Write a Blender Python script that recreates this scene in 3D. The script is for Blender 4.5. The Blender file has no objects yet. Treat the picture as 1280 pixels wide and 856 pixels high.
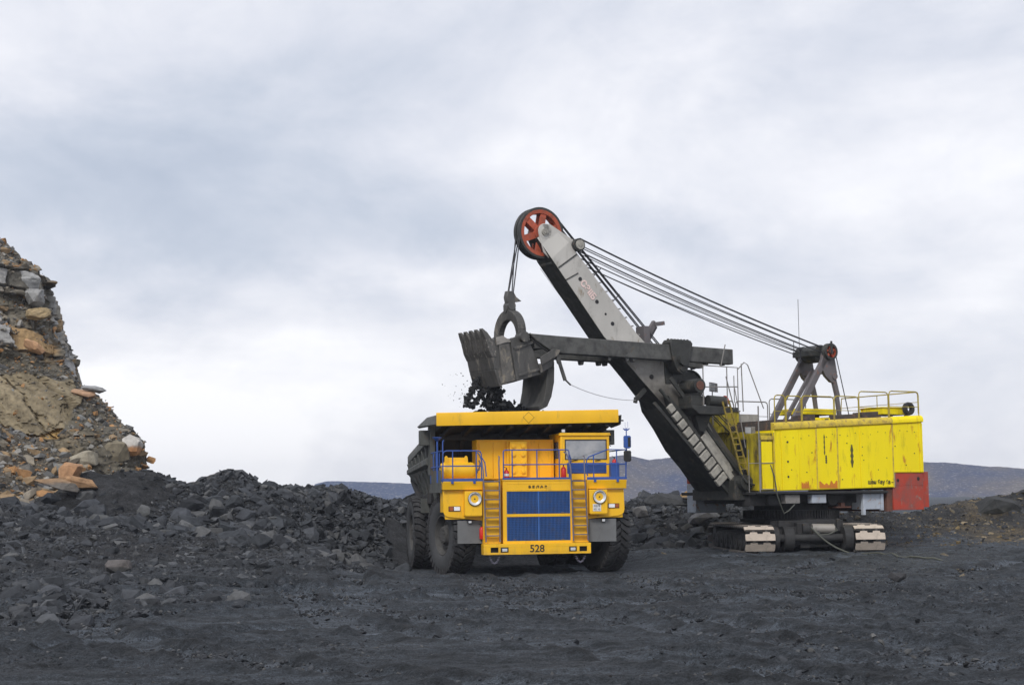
import bpy, bmesh, math, random
import numpy as np
from mathutils import Vector, Matrix
R = math.radians
rng = np.random.default_rng(7)
random.seed(7)
sc = bpy.context.scene
col = sc.collection

# ------------------------------------------------------------------ camera
CAM_H = 2.8
pitch = math.atan(192 / 1925.0); roll = R(0.6)
fw = Vector((0, math.cos(pitch), math.sin(pitch)))
r0 = Vector((1, 0, 0)); u0 = r0.cross(fw)
rt = r0 * math.cos(roll) - u0 * math.sin(roll)
up = u0 * math.cos(roll) + r0 * math.sin(roll)
cd = bpy.data.cameras.new('camera'); cam = bpy.data.objects.new('camera', cd); col.objects.link(cam)
cd.sensor_width = 36; cd.lens = 36 * 1925 / 1280.0; cd.clip_start = 0.5; cd.clip_end = 20000
M3 = Matrix((rt, up, -fw)).transposed()
cam.matrix_world = Matrix.Translation((0, 0, CAM_H)) @ M3.to_4x4()
sc.camera = cam

# ------------------------------------------------------------------ sun, sky, exposure
SUN_EL, SUN_AZ = R(42), R(196)          # azimuth clockwise from +Y: behind the camera, a little to its left
sl = bpy.data.lights.new('sun', 'SUN'); so = bpy.data.objects.new('sun', sl); col.objects.link(so)
sl.energy = 1.5; sl.angle = R(14); sl.color = (1.0, 0.965, 0.91)
sd = Vector((math.sin(SUN_AZ) * math.cos(SUN_EL), math.cos(SUN_AZ) * math.cos(SUN_EL), math.sin(SUN_EL)))
so.rotation_euler = (-sd).to_track_quat('-Z', 'Y').to_euler()
so.location = (0, -20, 60)
sc.view_settings.view_transform = 'Standard'; sc.view_settings.look = 'None'
sc.view_settings.exposure = 0.42; sc.view_settings.gamma = 1; sc.view_settings.use_curve_mapping = False

def world():
    w = bpy.data.worlds.new('World'); sc.world = w; w.use_nodes = True
    nt = w.node_tree; N = nt.nodes; L = nt.links; N.clear()
    out = N.new('ShaderNodeOutputWorld'); bg = N.new('ShaderNodeBackground'); bg.inputs[1].default_value = 0.1
    sky = N.new('ShaderNodeTexSky'); sky.sky_type = 'NISHITA'; sky.sun_disc = False
    sky.sun_elevation = SUN_EL; sky.sun_rotation = SUN_AZ; sky.dust_density = 3
    tc = N.new('ShaderNodeTexCoord')
    def math_(op, a, b=None, clamp=False):
        n = N.new('ShaderNodeMath'); n.operation = op; n.use_clamp = clamp
        for i, v in enumerate((a, b)):
            if v is None: continue
            if isinstance(v, (int, float)): n.inputs[i].default_value = v
            else: L.new(v, n.inputs[i])
        return n.outputs[0]
    def noise(vec_scale, loc, scale, detail, rough, dist=0.0):
        m = N.new('ShaderNodeMapping'); m.inputs['Scale'].default_value = vec_scale; m.inputs['Location'].default_value = loc
        L.new(tc.outputs['Generated'], m.inputs[0])
        n = N.new('ShaderNodeTexNoise'); n.inputs['Scale'].default_value = scale; n.inputs['Detail'].default_value = detail
        n.inputs['Roughness'].default_value = rough; n.inputs['Distortion'].default_value = dist
        L.new(m.outputs[0], n.inputs['Vector']); return n.outputs['Fac']
    def blob(px, py, sx, sy):
        # a soft cloud region of angular size (sx, sy) centred on a fixed direction of the sky
        az = (px - 640) / 1925.0; el = (620 - py) / 1925.0
        sep = N.new('ShaderNodeSeparateXYZ'); L.new(tc.outputs['Generated'], sep.inputs[0])
        y = math_('MAXIMUM', sep.outputs[1], 0.05)
        a = math_('DIVIDE', sep.outputs[0], y); e = math_('DIVIDE', sep.outputs[2], y)
        a = math_('ADD', a, math_('MULTIPLY', math_('SUBTRACT', wob1, 0.5), 0.22))
        e = math_('ADD', e, math_('MULTIPLY', math_('SUBTRACT', wob2, 0.5), 0.13))
        da = math_('DIVIDE', math_('SUBTRACT', a, az), sx / 1925.0); de = math_('DIVIDE', math_('SUBTRACT', e, el), sy / 1925.0)
        d2 = math_('ADD', math_('MULTIPLY', da, da), math_('MULTIPLY', de, de))
        return math_('POWER', 2.718, math_('MULTIPLY', d2, -1.0))
    wob1 = noise((1, 1, 1.8), (3, 1, 7), 9, 5, .55)
    wob2 = noise((1, 1, 1.8), (13, 5, 2), 9, 5, .55)
    big = noise((1, 1, 2.0), (0.4, 0.2, 0.1), 4.2, 9, .58, .5)
    fine = noise((1, 1, 1.7), (4.4, 2.2, 1.1), 15, 9, .62, .4)
    v = math_('ADD', math_('MULTIPLY', math_('SUBTRACT', big, .5), 1.1), math_('MULTIPLY', math_('SUBTRACT', fine, .5), .36))
    v = math_('ADD', v, 0.60)
    sepz = N.new('ShaderNodeSeparateXYZ'); L.new(tc.outputs['Generated'], sepz.inputs[0])
    v = math_('ADD', v, math_('MULTIPLY', math_('POWER', 2.718, math_('MULTIPLY', math_('ABSOLUTE', sepz.outputs[2]), -14.0)), .30))
    for px, py, sx, sy, k in ((90, 215, 440, 125, -.48), (620, 290, 420, 70, -.20), (60, 50, 260, 60, .12), (430, 60, 300, 90, -.04),
                              (480, 420, 330, 90, .22), (150, 520, 320, 90, .24), (1020, 235, 330, 100, .34),
                              (1120, 40, 300, 70, -.02), (1150, 400, 260, 60, -.08), (900, 320, 200, 40, -.10), (760, 150, 200, 50, .10)):
        v = math_('ADD', v, math_('MULTIPLY', blob(px, py, sx, sy), k))
    cr = N.new('ShaderNodeValToRGB'); e = cr.color_ramp.elements
    e[0].position = 0.0; e[0].color = (.42, .48, .595, 1)
    e[1].position = 1.0; e[1].color = (1.0, 1.0, 1.03, 1)
    m = e.new(.28); m.color = (.55, .60, .70, 1)
    m = e.new(.52); m.color = (.69, .718, .80, 1)
    m = e.new(.76); m.color = (.84, .85, .905, 1)
    L.new(v, cr.inputs[0])
    sca = N.new('ShaderNodeVectorMath'); sca.operation = 'SCALE'; sca.inputs['Scale'].default_value = 8.3
    L.new(cr.outputs[0], sca.inputs[0])
    mx = N.new('ShaderNodeMix'); mx.data_type = 'RGBA'; mx.inputs['Factor'].default_value = .95
    L.new(sky.outputs[0], mx.inputs['A']); L.new(sca.outputs[0], mx.inputs['B'])
    L.new(mx.outputs['Result'], bg.inputs[0]); L.new(bg.outputs[0], out.inputs[0])
world()

# ------------------------------------------------------------------ helpers: materials
def new_mat(name):
    m = bpy.data.materials.new(name); m.use_nodes = True
    nt = m.node_tree; return m, nt.nodes, nt.links, nt.nodes['Principled BSDF']

def c4(c): return (c[0], c[1], c[2], 1)

def paint(name, c, rough=.5, metal=0., dirt=(.03, .03, .032), amt=.35, scale=1.5, streak=1.0, bump=.12, low=None, lowc=(.11, .11, .11),
          rust=None, rustamt=.0, spec=.4, var=.12, bscale=25):
    """a painted or bare surface with grime patches, run marks, chips and optional road dust on its lower part"""
    m, N, L, P = new_mat(name)
    tc = N.new('ShaderNodeTexCoord'); mp = N.new('ShaderNodeMapping')
    mp.inputs['Scale'].default_value = (1, 1, 1 / streak); L.new(tc.outputs['Object'], mp.inputs[0])
    def noi(s, d, r, vec=None, dist=0):
        n = N.new('ShaderNodeTexNoise'); n.inputs['Scale'].default_value = s; n.inputs['Detail'].default_value = d
        n.inputs['Roughness'].default_value = r; n.inputs['Distortion'].default_value = dist
        L.new(vec or mp.outputs[0], n.inputs['Vector']); return n.outputs['Fac']
    def ramp(f, a, b, va=0, vb=1):
        n = N.new('ShaderNodeMapRange'); n.inputs[1].default_value = a; n.inputs[2].default_value = b
        n.inputs[3].default_value = va; n.inputs[4].default_value = vb; L.new(f, n.inputs[0]); return n.outputs[0]
    def mix(f, A, B):
        n = N.new('ShaderNodeMix'); n.data_type = 'RGBA'
        L.new(f, n.inputs['Factor']) if not isinstance(f, float) else setattr(n.inputs['Factor'], 'default_value', f)
        for k, v in (('A', A), ('B', B)):
            if isinstance(v, tuple): n.inputs[k].default_value = c4(v)
            else: L.new(v, n.inputs[k])
        return n.outputs['Result']
    n1 = noi(scale * .6, 4, .5)
    c_dark = tuple(x * (1 - var) for x in c); c_lite = tuple(min(1, x * (1 + var)) for x in c)
    cur = mix(ramp(n1, .3, .7), c_dark, c_lite)
    if rust:
        cur = mix(ramp(noi(scale * 2.2, 6, .65, dist=.4), .62 - rustamt * .3, .70 - rustamt * .2), cur, rust)
    if amt > 0:
        cur = mix(ramp(noi(scale * 2, 7, .68, dist=.3), .62 - amt * .35, .80 - amt * .15, 0, min(1, .35 + amt)), cur, dirt)
        cur = mix(ramp(noi(scale * 14, 3, .6, tc.outputs['Object']), .66, .74, 0, .55 * min(1, amt * 2)), cur, dirt)
    if low:
        sep = N.new('ShaderNodeSeparateXYZ'); L.new(tc.outputs['Object'], sep.inputs[0])
        n = N.new('ShaderNodeMath'); n.operation = 'ADD'; L.new(sep.outputs[2], n.inputs[0])
        L.new(ramp(noi(3, 5, .6), 0, 1, -.8, .8), n.inputs[1])
        cur = mix(ramp(n.outputs[0], low, low - .9, 0, .75), cur, lowc)
    L.new(cur, P.inputs['Base Color'])
    L.new(ramp(noi(scale * 3, 4, .6), .3, .7, max(.05, rough - .12), min(1, rough + .15)), P.inputs['Roughness'])
    P.inputs['Metallic'].default_value = metal; P.inputs['Specular IOR Level'].default_value = spec
    if bump:
        b = N.new('ShaderNodeBump'); b.inputs['Strength'].default_value = bump; b.inputs['Distance'].default_value = .02
        L.new(noi(bscale, 5, .6, tc.outputs['Object']), b.inputs['Height']); L.new(b.outputs[0], P.inputs['Normal'])
    return m

def plain(name, c, rough=.5, metal=0., spec=.5):
    m, N, L, P = new_mat(name)
    P.inputs['Base Color'].default_value = c4(c); P.inputs['Roughness'].default_value = rough
    P.inputs['Metallic'].default_value = metal; P.inputs['Specular IOR Level'].default_value = spec
    return m

def rock_mat(name):
    """stone whose own colour is the point attribute 'tint', broken up by mineral grain and dust"""
    m, N, L, P = new_mat(name)
    at = N.new('ShaderNodeAttribute'); at.attribute_name = 'tint'
    ge = N.new('ShaderNodeNewGeometry')
    n = N.new('ShaderNodeTexNoise'); n.inputs['Scale'].default_value = 3.5; n.inputs['Detail'].default_value = 8; n.inputs['Roughness'].default_value = .68
    L.new(ge.outputs['Position'], n.inputs['Vector'])
    mr = N.new('ShaderNodeMapRange'); mr.inputs[1].default_value = .3; mr.inputs[2].default_value = .72; mr.inputs[3].default_value = .62; mr.inputs[4].default_value = 1.4
    L.new(n.outputs['Fac'], mr.inputs[0])
    sc_ = N.new('ShaderNodeVectorMath'); sc_.operation = 'SCALE'; L.new(at.outputs['Color'], sc_.inputs[0]); L.new(mr.outputs[0], sc_.inputs['Scale'])
    L.new(sc_.outputs[0], P.inputs['Base Color']); P.inputs['Roughness'].default_value = .85; P.inputs['Specular IOR Level'].default_value = .25
    b = N.new('ShaderNodeBump'); b.inputs['Strength'].default_value = .55; b.inputs['Distance'].default_value = .06
    n2 = N.new('ShaderNodeTexNoise'); n2.inputs['Scale'].default_value = 9; n2.inputs['Detail'].default_value = 7; n2.inputs['Roughness'].default_value = .7
    L.new(ge.outputs['Position'], n2.inputs['Vector']); L.new(n2.outputs['Fac'], b.inputs['Height']); L.new(b.outputs[0], P.inputs['Normal'])
    return m

def ground_mat():
    m, N, L, P = new_mat('coal_ground')
    ge = N.new('ShaderNodeNewGeometry'); pos = ge.outputs['Position']
    at = N.new('ShaderNodeAttribute'); at.attribute_name = 'tint'
    def noi(s, d, r, vec=pos, dist=0):
        n = N.new('ShaderNodeTexNoise'); n.inputs['Scale'].default_value = s; n.inputs['Detail'].default_value = d
        n.inputs['Roughness'].default_value = r; n.inputs['Distortion'].default_value = dist; L.new(vec, n.inputs['Vector']); return n.outputs['Fac']
    def ramp(f, a, b, va, vb):
        n = N.new('ShaderNodeMapRange'); n.inputs[1].default_value = a; n.inputs[2].default_value = b
        n.inputs[3].default_value = va; n.inputs[4].default_value = vb; L.new(f, n.inputs[0]); return n.outputs[0]
    def mul(a, b):
        n = N.new('ShaderNodeMath'); n.operation = 'MULTIPLY'; L.new(a, n.inputs[0]); L.new(b, n.inputs[1]); return n.outputs[0]
    mp = N.new('ShaderNodeMapping'); mp.inputs['Rotation'].default_value = (0, 0, R(-14)); mp.inputs['Scale'].default_value = (.22, 1.5, 1)
    L.new(pos, mp.inputs[0])
    f = mul(mul(ramp(noi(.16, 5, .6), .3, .7, .72, 1.28), ramp(noi(1.0, 7, .75, mp.outputs[0], .8), .38, .63, .48, 1.5)),
            mul(ramp(noi(5.5, 9, .85), .40, .62, .45, 1.6), ramp(noi(30, 3, .75), .38, .64, .55, 1.55)))
    sc_ = N.new('ShaderNodeVectorMath'); sc_.operation = 'SCALE'; L.new(at.outputs['Color'], sc_.inputs[0]); L.new(f, sc_.inputs['Scale'])
    L.new(sc_.outputs[0], P.inputs['Base Color']); P.inputs['Roughness'].default_value = .8; P.inputs['Specular IOR Level'].default_value = .3
    vo = N.new('ShaderNodeTexVoronoi'); vo.inputs['Scale'].default_value = 16; L.new(pos, vo.inputs['Vector'])
    ad = N.new('ShaderNodeMath'); ad.operation = 'MULTIPLY_ADD'; L.new(vo.outputs['Distance'], ad.inputs[0]); ad.inputs[1].default_value = -.4
    L.new(noi(9, 9, .82), ad.inputs[2])
    b = N.new('ShaderNodeBump'); b.inputs['Strength'].default_value = 1.0; b.inputs['Distance'].default_value = .12
    L.new(ad.outputs[0], b.inputs['Height']); L.new(b.outputs[0], P.inputs['Normal'])
    return m

def hill_mat(name, ca, cb, k):
    m, N, L, P = new_mat(name)
    ge = N.new('ShaderNodeNewGeometry'); pos = ge.outputs['Position']
    def noi(s, d, r, dist=0):
        n = N.new('ShaderNodeTexNoise'); n.inputs['Scale'].default_value = s; n.inputs['Detail'].default_value = d
        n.inputs['Roughness'].default_value = r; n.inputs['Distortion'].default_value = dist; L.new(pos, n.inputs['Vector']); return n.outputs['Fac']
    a = N.new('ShaderNodeMapRange'); a.inputs[1].default_value = .38; a.inputs[2].default_value = .62; L.new(noi(k, 5, .6, .8), a.inputs[0])
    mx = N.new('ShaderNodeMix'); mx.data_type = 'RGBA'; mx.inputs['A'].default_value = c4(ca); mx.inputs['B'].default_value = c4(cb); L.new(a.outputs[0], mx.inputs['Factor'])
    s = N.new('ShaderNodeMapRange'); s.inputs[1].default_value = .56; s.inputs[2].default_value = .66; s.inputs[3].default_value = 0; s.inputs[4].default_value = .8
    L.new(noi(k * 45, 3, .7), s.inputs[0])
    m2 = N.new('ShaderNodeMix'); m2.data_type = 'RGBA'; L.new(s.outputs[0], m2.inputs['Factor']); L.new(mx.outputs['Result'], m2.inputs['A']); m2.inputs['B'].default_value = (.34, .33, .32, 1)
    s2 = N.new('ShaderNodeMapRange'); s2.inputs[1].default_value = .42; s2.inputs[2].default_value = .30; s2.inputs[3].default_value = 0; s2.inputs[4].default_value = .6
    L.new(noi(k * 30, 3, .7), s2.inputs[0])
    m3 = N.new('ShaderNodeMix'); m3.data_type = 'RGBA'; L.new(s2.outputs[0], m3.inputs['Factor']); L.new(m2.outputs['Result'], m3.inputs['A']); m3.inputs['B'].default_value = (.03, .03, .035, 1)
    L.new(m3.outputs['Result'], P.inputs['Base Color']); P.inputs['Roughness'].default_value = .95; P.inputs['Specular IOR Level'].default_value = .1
    b = N.new('ShaderNodeBump'); b.inputs['Strength'].default_value = .9; b.inputs['Distance'].default_value = 1.2
    L.new(noi(k * 25, 5, .7), b.inputs['Height']); L.new(b.outputs[0], P.inputs['Normal'])
    return m

GLASS = None
def glass_mat():
    m, N, L, P = new_mat('window_glass')
    P.inputs['Base Color'].default_value = (.17, .19, .22, 1); P.inputs['Roughness'].default_value = .06
    P.inputs['Specular IOR Level'].default_value = .9; P.inputs['Coat Weight'].default_value = .6; P.inputs['Coat Roughness'].default_value = .03
    tc = N.new('ShaderNodeTexCoord'); n = N.new('ShaderNodeTexNoise'); n.inputs['Scale'].default_value = 2.2; n.inputs['Detail'].default_value = 5
    L.new(tc.outputs['Object'], n.inputs['Vector'])
    cr = N.new('ShaderNodeValToRGB'); cr.color_ramp.elements[0].position = .35; cr.color_ramp.elements[0].color = (.20, .22, .25, 1)
    cr.color_ramp.elements[1].position = .7; cr.color_ramp.elements[1].color = (.33, .34, .36, 1)
    L.new(n.outputs['Fac'], cr.inputs[0]); L.new(cr.outputs[0], P.inputs['Base Color'])
    return m

MT = dict(
    truck=paint('truck_yellow_paint', (.87, .49, .010), .42, amt=.20, dirt=(.26, .17, .05), scale=1.6, streak=3, bump=.08, low=1.0, lowc=(.30, .20, .08), var=.06, spec=.45),
    truckorange=paint('truck_orange_paint', (.86, .46, .010), .45, amt=.18, dirt=(.17, .09, .02), scale=1.2, streak=3, bump=.05, var=.08),  # slightly deeper orange of the cabinet and canopy prop
    blue=paint('blue_paint', (.028, .085, .33), .5, amt=.22, dirt=(.10, .10, .13), scale=2.5, bump=.05),
    bluegrid=paint('blue_radiator_paint', (.032, .11, .34), .55, amt=.35, dirt=(.10, .11, .16), scale=2.2, bump=0),
    bluedark=plain('radiator_core', (.006, .018, .07), .8),
    ladder=paint('dusty_violet_steel', (.13, .125, .17), .6, amt=.3, dirt=(.2, .19, .19), scale=3),
    body=paint('dump_body_steel', (.085, .09, .085), .6, metal=.1, amt=.35, dirt=(.035, .035, .035), scale=1.2, streak=2, rust=(.10, .06, .035), rustamt=.12, bump=.2),
    bodyin=paint('dump_body_underside', (.028, .028, .030), .8, amt=.4, dirt=(.012, .012, .013), scale=1.5, streak=4, rust=(.045, .028, .014), rustamt=.1),
    tyre=paint('tyre_rubber', (.032, .032, .034), .85, amt=.5, dirt=(.075, .075, .078), scale=2.0, bump=.3, spec=.2),
    sidewall=paint('dusty_tyre_sidewall', (.060, .062, .066), .9, amt=.3, dirt=(.045, .045, .047), scale=2.0, bump=.2, spec=.2),
    rim=paint('dusty_dark_rim', (.07, .068, .066), .8, amt=.4, dirt=(.03, .03, .03), scale=3),
    grey=paint('grey_rubber_flap', (.15, .155, .16), .75, amt=.25, dirt=(.08, .08, .08), scale=2),
    black=plain('black_rubber', (.012, .012, .013), .6),
    dark=paint('grimy_dark_steel', (.030, .030, .031), .75, amt=.4, dirt=(.012, .012, .012), scale=2, bump=.25, rust=(.06, .045, .03), rustamt=.05),
    lens=plain('lamp_lens', (.82, .84, .86), .08, metal=.35),
    chrome=plain('lamp_reflector', (.62, .64, .66), .35, metal=.15),
    amber=plain('amber_lens', (.36, .09, .015), .3),
    white=paint('white_plate', (.68, .68, .68), .5, amt=.1, dirt=(.4, .4, .4)),
    red=paint('red_paint', (.55, .02, .015), .4, amt=.1, dirt=(.2, .03, .02), scale=3),
    glass=glass_mat(),
    mark=plain('black_lettering', (.02, .018, .016), .6),
    # shovel
    lemon=paint('shovel_yellow_paint', (.97, .76, .001), .45, amt=.17, dirt=(.12, .10, .02), scale=1.3, streak=4, bump=.16, rust=(.55, .25, .02), rustamt=.09, var=.07, bscale=3, spec=.25),
    lemonrim=paint('worn_yellow_paint', (.66, .49, .045), .6, amt=.40, dirt=(.16, .12, .07), scale=2.0, streak=1, bump=.2, rust=(.36, .24, .07), rustamt=.25),
    grimy=paint('coal_grimed_yellow_paint', (.58, .46, .008), .6, amt=.72, dirt=(.028, .026, .016), scale=.9, streak=3, bump=.2, rust=(.2, .13, .02), rustamt=.2),
    roof=paint('rusty_roof_sheet', (.075, .062, .055), .8, amt=.4, dirt=(.03, .028, .027), scale=2, bump=.4, rust=(.17, .10, .07), rustamt=.35),
    cream=paint('pale_grey_boom_paint', (.47, .455, .425), .6, amt=.22, dirt=(.12, .115, .10), scale=1.0, streak=2, bump=.12, rust=(.24, .19, .13), rustamt=.06),
    cream2=paint('pale_dusty_panel', (.37, .355, .315), .75, amt=.5, dirt=(.14, .13, .12), scale=2),
    oily=paint('oily_boom_steel', (.040, .041, .038), .55, amt=.5, dirt=(.016, .016, .016), scale=1.2, streak=1, bump=.3, rust=(.10, .085, .065), rustamt=.15),
    steel=paint('worn_bucket_steel', (.095, .092, .087), .5, metal=.35, amt=.38, dirt=(.035, .034, .032), scale=1.5, streak=3, bump=.3, rust=(.24, .215, .18), rustamt=.22),
    handle=paint('handle_steel', (.095, .095, .090), .6, amt=.62, dirt=(.02, .02, .02), scale=1.2, bump=.3, rust=(.13, .10, .07), rustamt=.10),
    orange=paint('red_lead_sheave', (.42, .085, .04), .6, amt=.42, dirt=(.07, .045, .035), scale=2.5, bump=.1),
    gantry=paint('violet_grey_gantry_steel', (.125, .115, .12), .6, amt=.2, dirt=(.07, .06, .06), scale=2, rust=(.20, .10, .07), rustamt=.12),
    cred=paint('counterweight_red_paint', (.44, .05, .025), .65, amt=.55, dirt=(.15, .09, .08), scale=1.1, streak=1.5, bump=.15, rust=(.25, .20, .17), rustamt=.10),
    brown=paint('rusted_brown_plate', (.14, .06, .04), .8, amt=.4, scale=2),
    lblue=paint('pale_blue_grey_cabinet', (.40, .44, .50), .55, amt=.22, dirt=(.14, .10, .08), scale=2, rust=(.34, .2, .12), rustamt=.12),
    shoe=paint('pale_dried_mud_on_crawler_shoes', (.50, .43, .36), .8, amt=.22, dirt=(.18, .155, .13), scale=3, bump=.4, bscale=18),
    shoedark=paint('crawler_shoe_steel', (.09, .082, .075), .7, amt=.4, dirt=(.03, .03, .03), scale=3, bump=.4),
    rope=plain('wire_rope', (.03, .03, .035), .6),
    cord=plain('pale_cord', (.35, .35, .36), .8),
    cable=plain('grey_green_cable', (.085, .09, .075), .7),
    rail=paint('yellow_rail_paint', (.40, .31, .035), .6, amt=.45, dirt=(.17, .14, .12), scale=3),
    railgrey=paint('grey_rail_paint', (.22, .21, .20), .6, amt=.3, scale=3),
    rock=rock_mat('stone'), ground=ground_mat(),
)
redspray = paint('faded_red_scrawl', (.80, .62, .58), .8, amt=.2, dirt=(.4, .36, .33))
rustpatch = paint('orange_bare_patch', (.62, .20, .02), .7, amt=.3, dirt=(.35, .2, .03), scale=3)
oilstain = plain('oil_run', (.10, .085, .02), .6)

# ------------------------------------------------------------------ helpers: meshes
class MB:
    def __init__(s): s.v = []; s.f = []; s.m = []; s.cur = 0; s.sm = []
    def add(s, vs, fs, smooth=False):
        o = len(s.v); s.v += [tuple(v) for v in vs]
        for f in fs: s.f.append(tuple(i + o for i in f)); s.m.append(s.cur); s.sm.append(smooth)
        return s
    def mat(s, i): s.cur = i; return s
    def box(s, x0, x1, y0, y1, z0, z1, M=None):
        vs = [Vector((x, y, z)) for z in (z0, z1) for y in (y0, y1) for x in (x0, x1)]
        if M is not None: vs = [M @ v for v in vs]
        return s.add(vs, [(0, 2, 3, 1), (4, 5, 7, 6), (0, 1, 5, 4), (2, 6, 7, 3), (0, 4, 6, 2), (1, 3, 7, 5)])
    def hexa(s, a, b):
        """two quads (lists of 4 points, same winding) joined"""
        return s.add(list(a) + list(b), [(0, 1, 2, 3), (7, 6, 5, 4), (0, 4, 5, 1), (1, 5, 6, 2), (2, 6, 7, 3), (3, 7, 4, 0)])
    def prism(s, poly, axis, a, b):
        """polygon in the plane of the two other axes, extruded from a to b along axis ('x','y','z')"""
        def P(p, t): return {'x': (t, p[0], p[1]), 'y': (p[0], t, p[1]), 'z': (p[0], p[1], t)}[axis]
        n = len(poly); vs = [P(p, a) for p in poly] + [P(p, b) for p in poly]
        return s.add(vs, [tuple(range(n)), tuple(range(2 * n - 1, n - 1, -1))] + [(i, (i + 1) % n, n + (i + 1) % n, n + i) for i in range(n)])
    def cyl(s, p0, p1, r, r2=None, n=14, smooth=True):
        r2 = r if r2 is None else r2
        p0, p1 = Vector(p0), Vector(p1); d = (p1 - p0).normalized()
        a = d.orthogonal().normalized(); b = d.cross(a)
        ring = lambda c, q: [c + (a * math.cos(2 * math.pi * i / n) + b * math.sin(2 * math.pi * i / n)) * q for i in range(n)]
        s.add(ring(p0, r) + ring(p1, r2), [(i, (i + 1) % n, n + (i + 1) % n, n + i) for i in range(n)], smooth)
        s.add(ring(p0, r), [tuple(range(n))]); s.add(ring(p1, r2), [tuple(range(n))]); return s
    def tube(s, pts, r, n=6, smooth=True):
        pts = [Vector(p) for p in pts]; vs = []; prev = None
        for i, p in enumerate(pts):
            d = (pts[min(i + 1, len(pts) - 1)] - pts[max(i - 1, 0)]).normalized()
            if prev is None: a = d.orthogonal().normalized()
            else: a = (prev - d * prev.dot(d)).normalized()
            prev = a; b = d.cross(a)
            vs += [p + (a * math.cos(2 * math.pi * k / n) + b * math.sin(2 * math.pi * k / n)) * r for k in range(n)]
        fs = [(i * n + k, i * n + (k + 1) % n, (i + 1) * n + (k + 1) % n, (i + 1) * n + k) for i in range(len(pts) - 1) for k in range(n)]
        s.add(vs, fs, smooth); s.add(vs[:n], [tuple(range(n))]); s.add(vs[-n:], [tuple(range(n))]); return s
    def bar(s, p0, p1, w, h, side=(0, 1, 0)):
        """square bar from p0 to p1, w along side, h across"""
        p0, p1 = Vector(p0), Vector(p1); d = (p1 - p0).normalized(); b = Vector(side); b = (b - d * b.dot(d)).normalized(); c = d.cross(b)
        q = lambda p: [p + b * w / 2 * i + c * h / 2 * j for i, j in ((-1, -1), (1, -1), (1, 1), (-1, 1))]
        return s.hexa(q(p0), q(p1))
    def lathe(s, prof, c=(0, 0, 0), n=40, axis='x', closed=False):
        """profile of (r, t): radius and position along axis"""
        def P(r, t, a):
            u, v = r * math.cos(a), r * math.sin(a)
            return (c[0] + t, c[1] + u, c[2] + v) if axis == 'x' else (c[0] + u, c[1] + t, c[2] + v) if axis == 'y' else (c[0] + u, c[1] + v, c[2] + t)
        m = len(prof); vs = [P(r, t, 2 * math.pi * i / n) for i in range(n) for r, t in prof]
        fs = [(i * m + j, ((i + 1) % n) * m + j, ((i + 1) % n) * m + (j + 1) % m, i * m + (j + 1) % m) for i in range(n) for j in range(m if closed else m - 1)]
        return s.add(vs, fs, True)
    def obj(s, name, mats, parent=None, bevel=0., loc=None, rot=None):
        me = bpy.data.meshes.new(name); me.from_pydata(s.v, [], s.f)
        for m in (mats if isinstance(mats, (list, tuple)) else [mats]): me.materials.append(m)
        me.polygons.foreach_set('material_index', s.m); me.polygons.foreach_set('use_smooth', s.sm)
        bm = bmesh.new(); bm.from_mesh(me); bmesh.ops.recalc_face_normals(bm, faces=bm.faces); bm.to_mesh(me); bm.free()
        try: me.set_sharp_from_angle(angle=R(40))
        except Exception: pass
        o = bpy.data.objects.new(name, me); col.objects.link(o)
        if parent: o.parent = parent
        if loc: o.location = loc
        if rot: o.rotation_euler = rot
        if bevel:
            b = o.modifiers.new('bevel', 'BEVEL'); b.width = bevel; b.segments = 2; b.limit_method = 'ANGLE'; b.angle_limit = R(50)
        return o

def tag(o, label=None, cat=None, group=None, kind=None):
    for k, v in (('label', label), ('category', cat), ('group', group), ('kind', kind)):
        if v: o[k] = v
    return o
def empty(name, loc, rz, label, cat, group=None):
    o = bpy.data.objects.new(name, None); col.objects.link(o); o.location = loc; o.rotation_euler = (0, 0, rz)
    return tag(o, label, cat, group)
def copy_part(src, parent, loc=None, rot=None):
    """a copy of a part with copies of its sub-parts"""
    c = src.copy(); col.objects.link(c); c.parent = parent
    if loc is not None: c.location = loc
    if rot is not None: c.rotation_euler = rot
    for k in [k for k in bpy.data.objects if k.parent == src]:
        d = k.copy(); col.objects.link(d); d.parent = c
    return c
def text(name, body, size, mat, parent, loc, rot, depth=.006, bold=0.0):
    cu = bpy.data.curves.new(name, 'FONT'); cu.body = body; cu.size = size; cu.align_x = 'CENTER'; cu.align_y = 'CENTER'; cu.extrude = depth; cu.offset = bold
    t = bpy.data.objects.new(name, cu); col.objects.link(t)
    dg = bpy.context.evaluated_depsgraph_get(); me = bpy.data.meshes.new_from_object(t.evaluated_get(dg))
    bpy.data.objects.remove(t); me.materials.clear(); me.materials.append(mat); me.name = name
    o = bpy.data.objects.new(name, me); col.objects.link(o); o.parent = parent; o.location = loc; o.rotation_euler = rot
    return o
def arc(c, r, a0, a1, n, plane='xz', y=0):
    out = []
    for i in range(n + 1):
        a = a0 + (a1 - a0) * i / n; u, v = r * math.cos(a), r * math.sin(a)
        out.append((c[0] + u, y, c[1] + v) if plane == 'xz' else (y, c[0] + u, c[1] + v))
    return out

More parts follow.
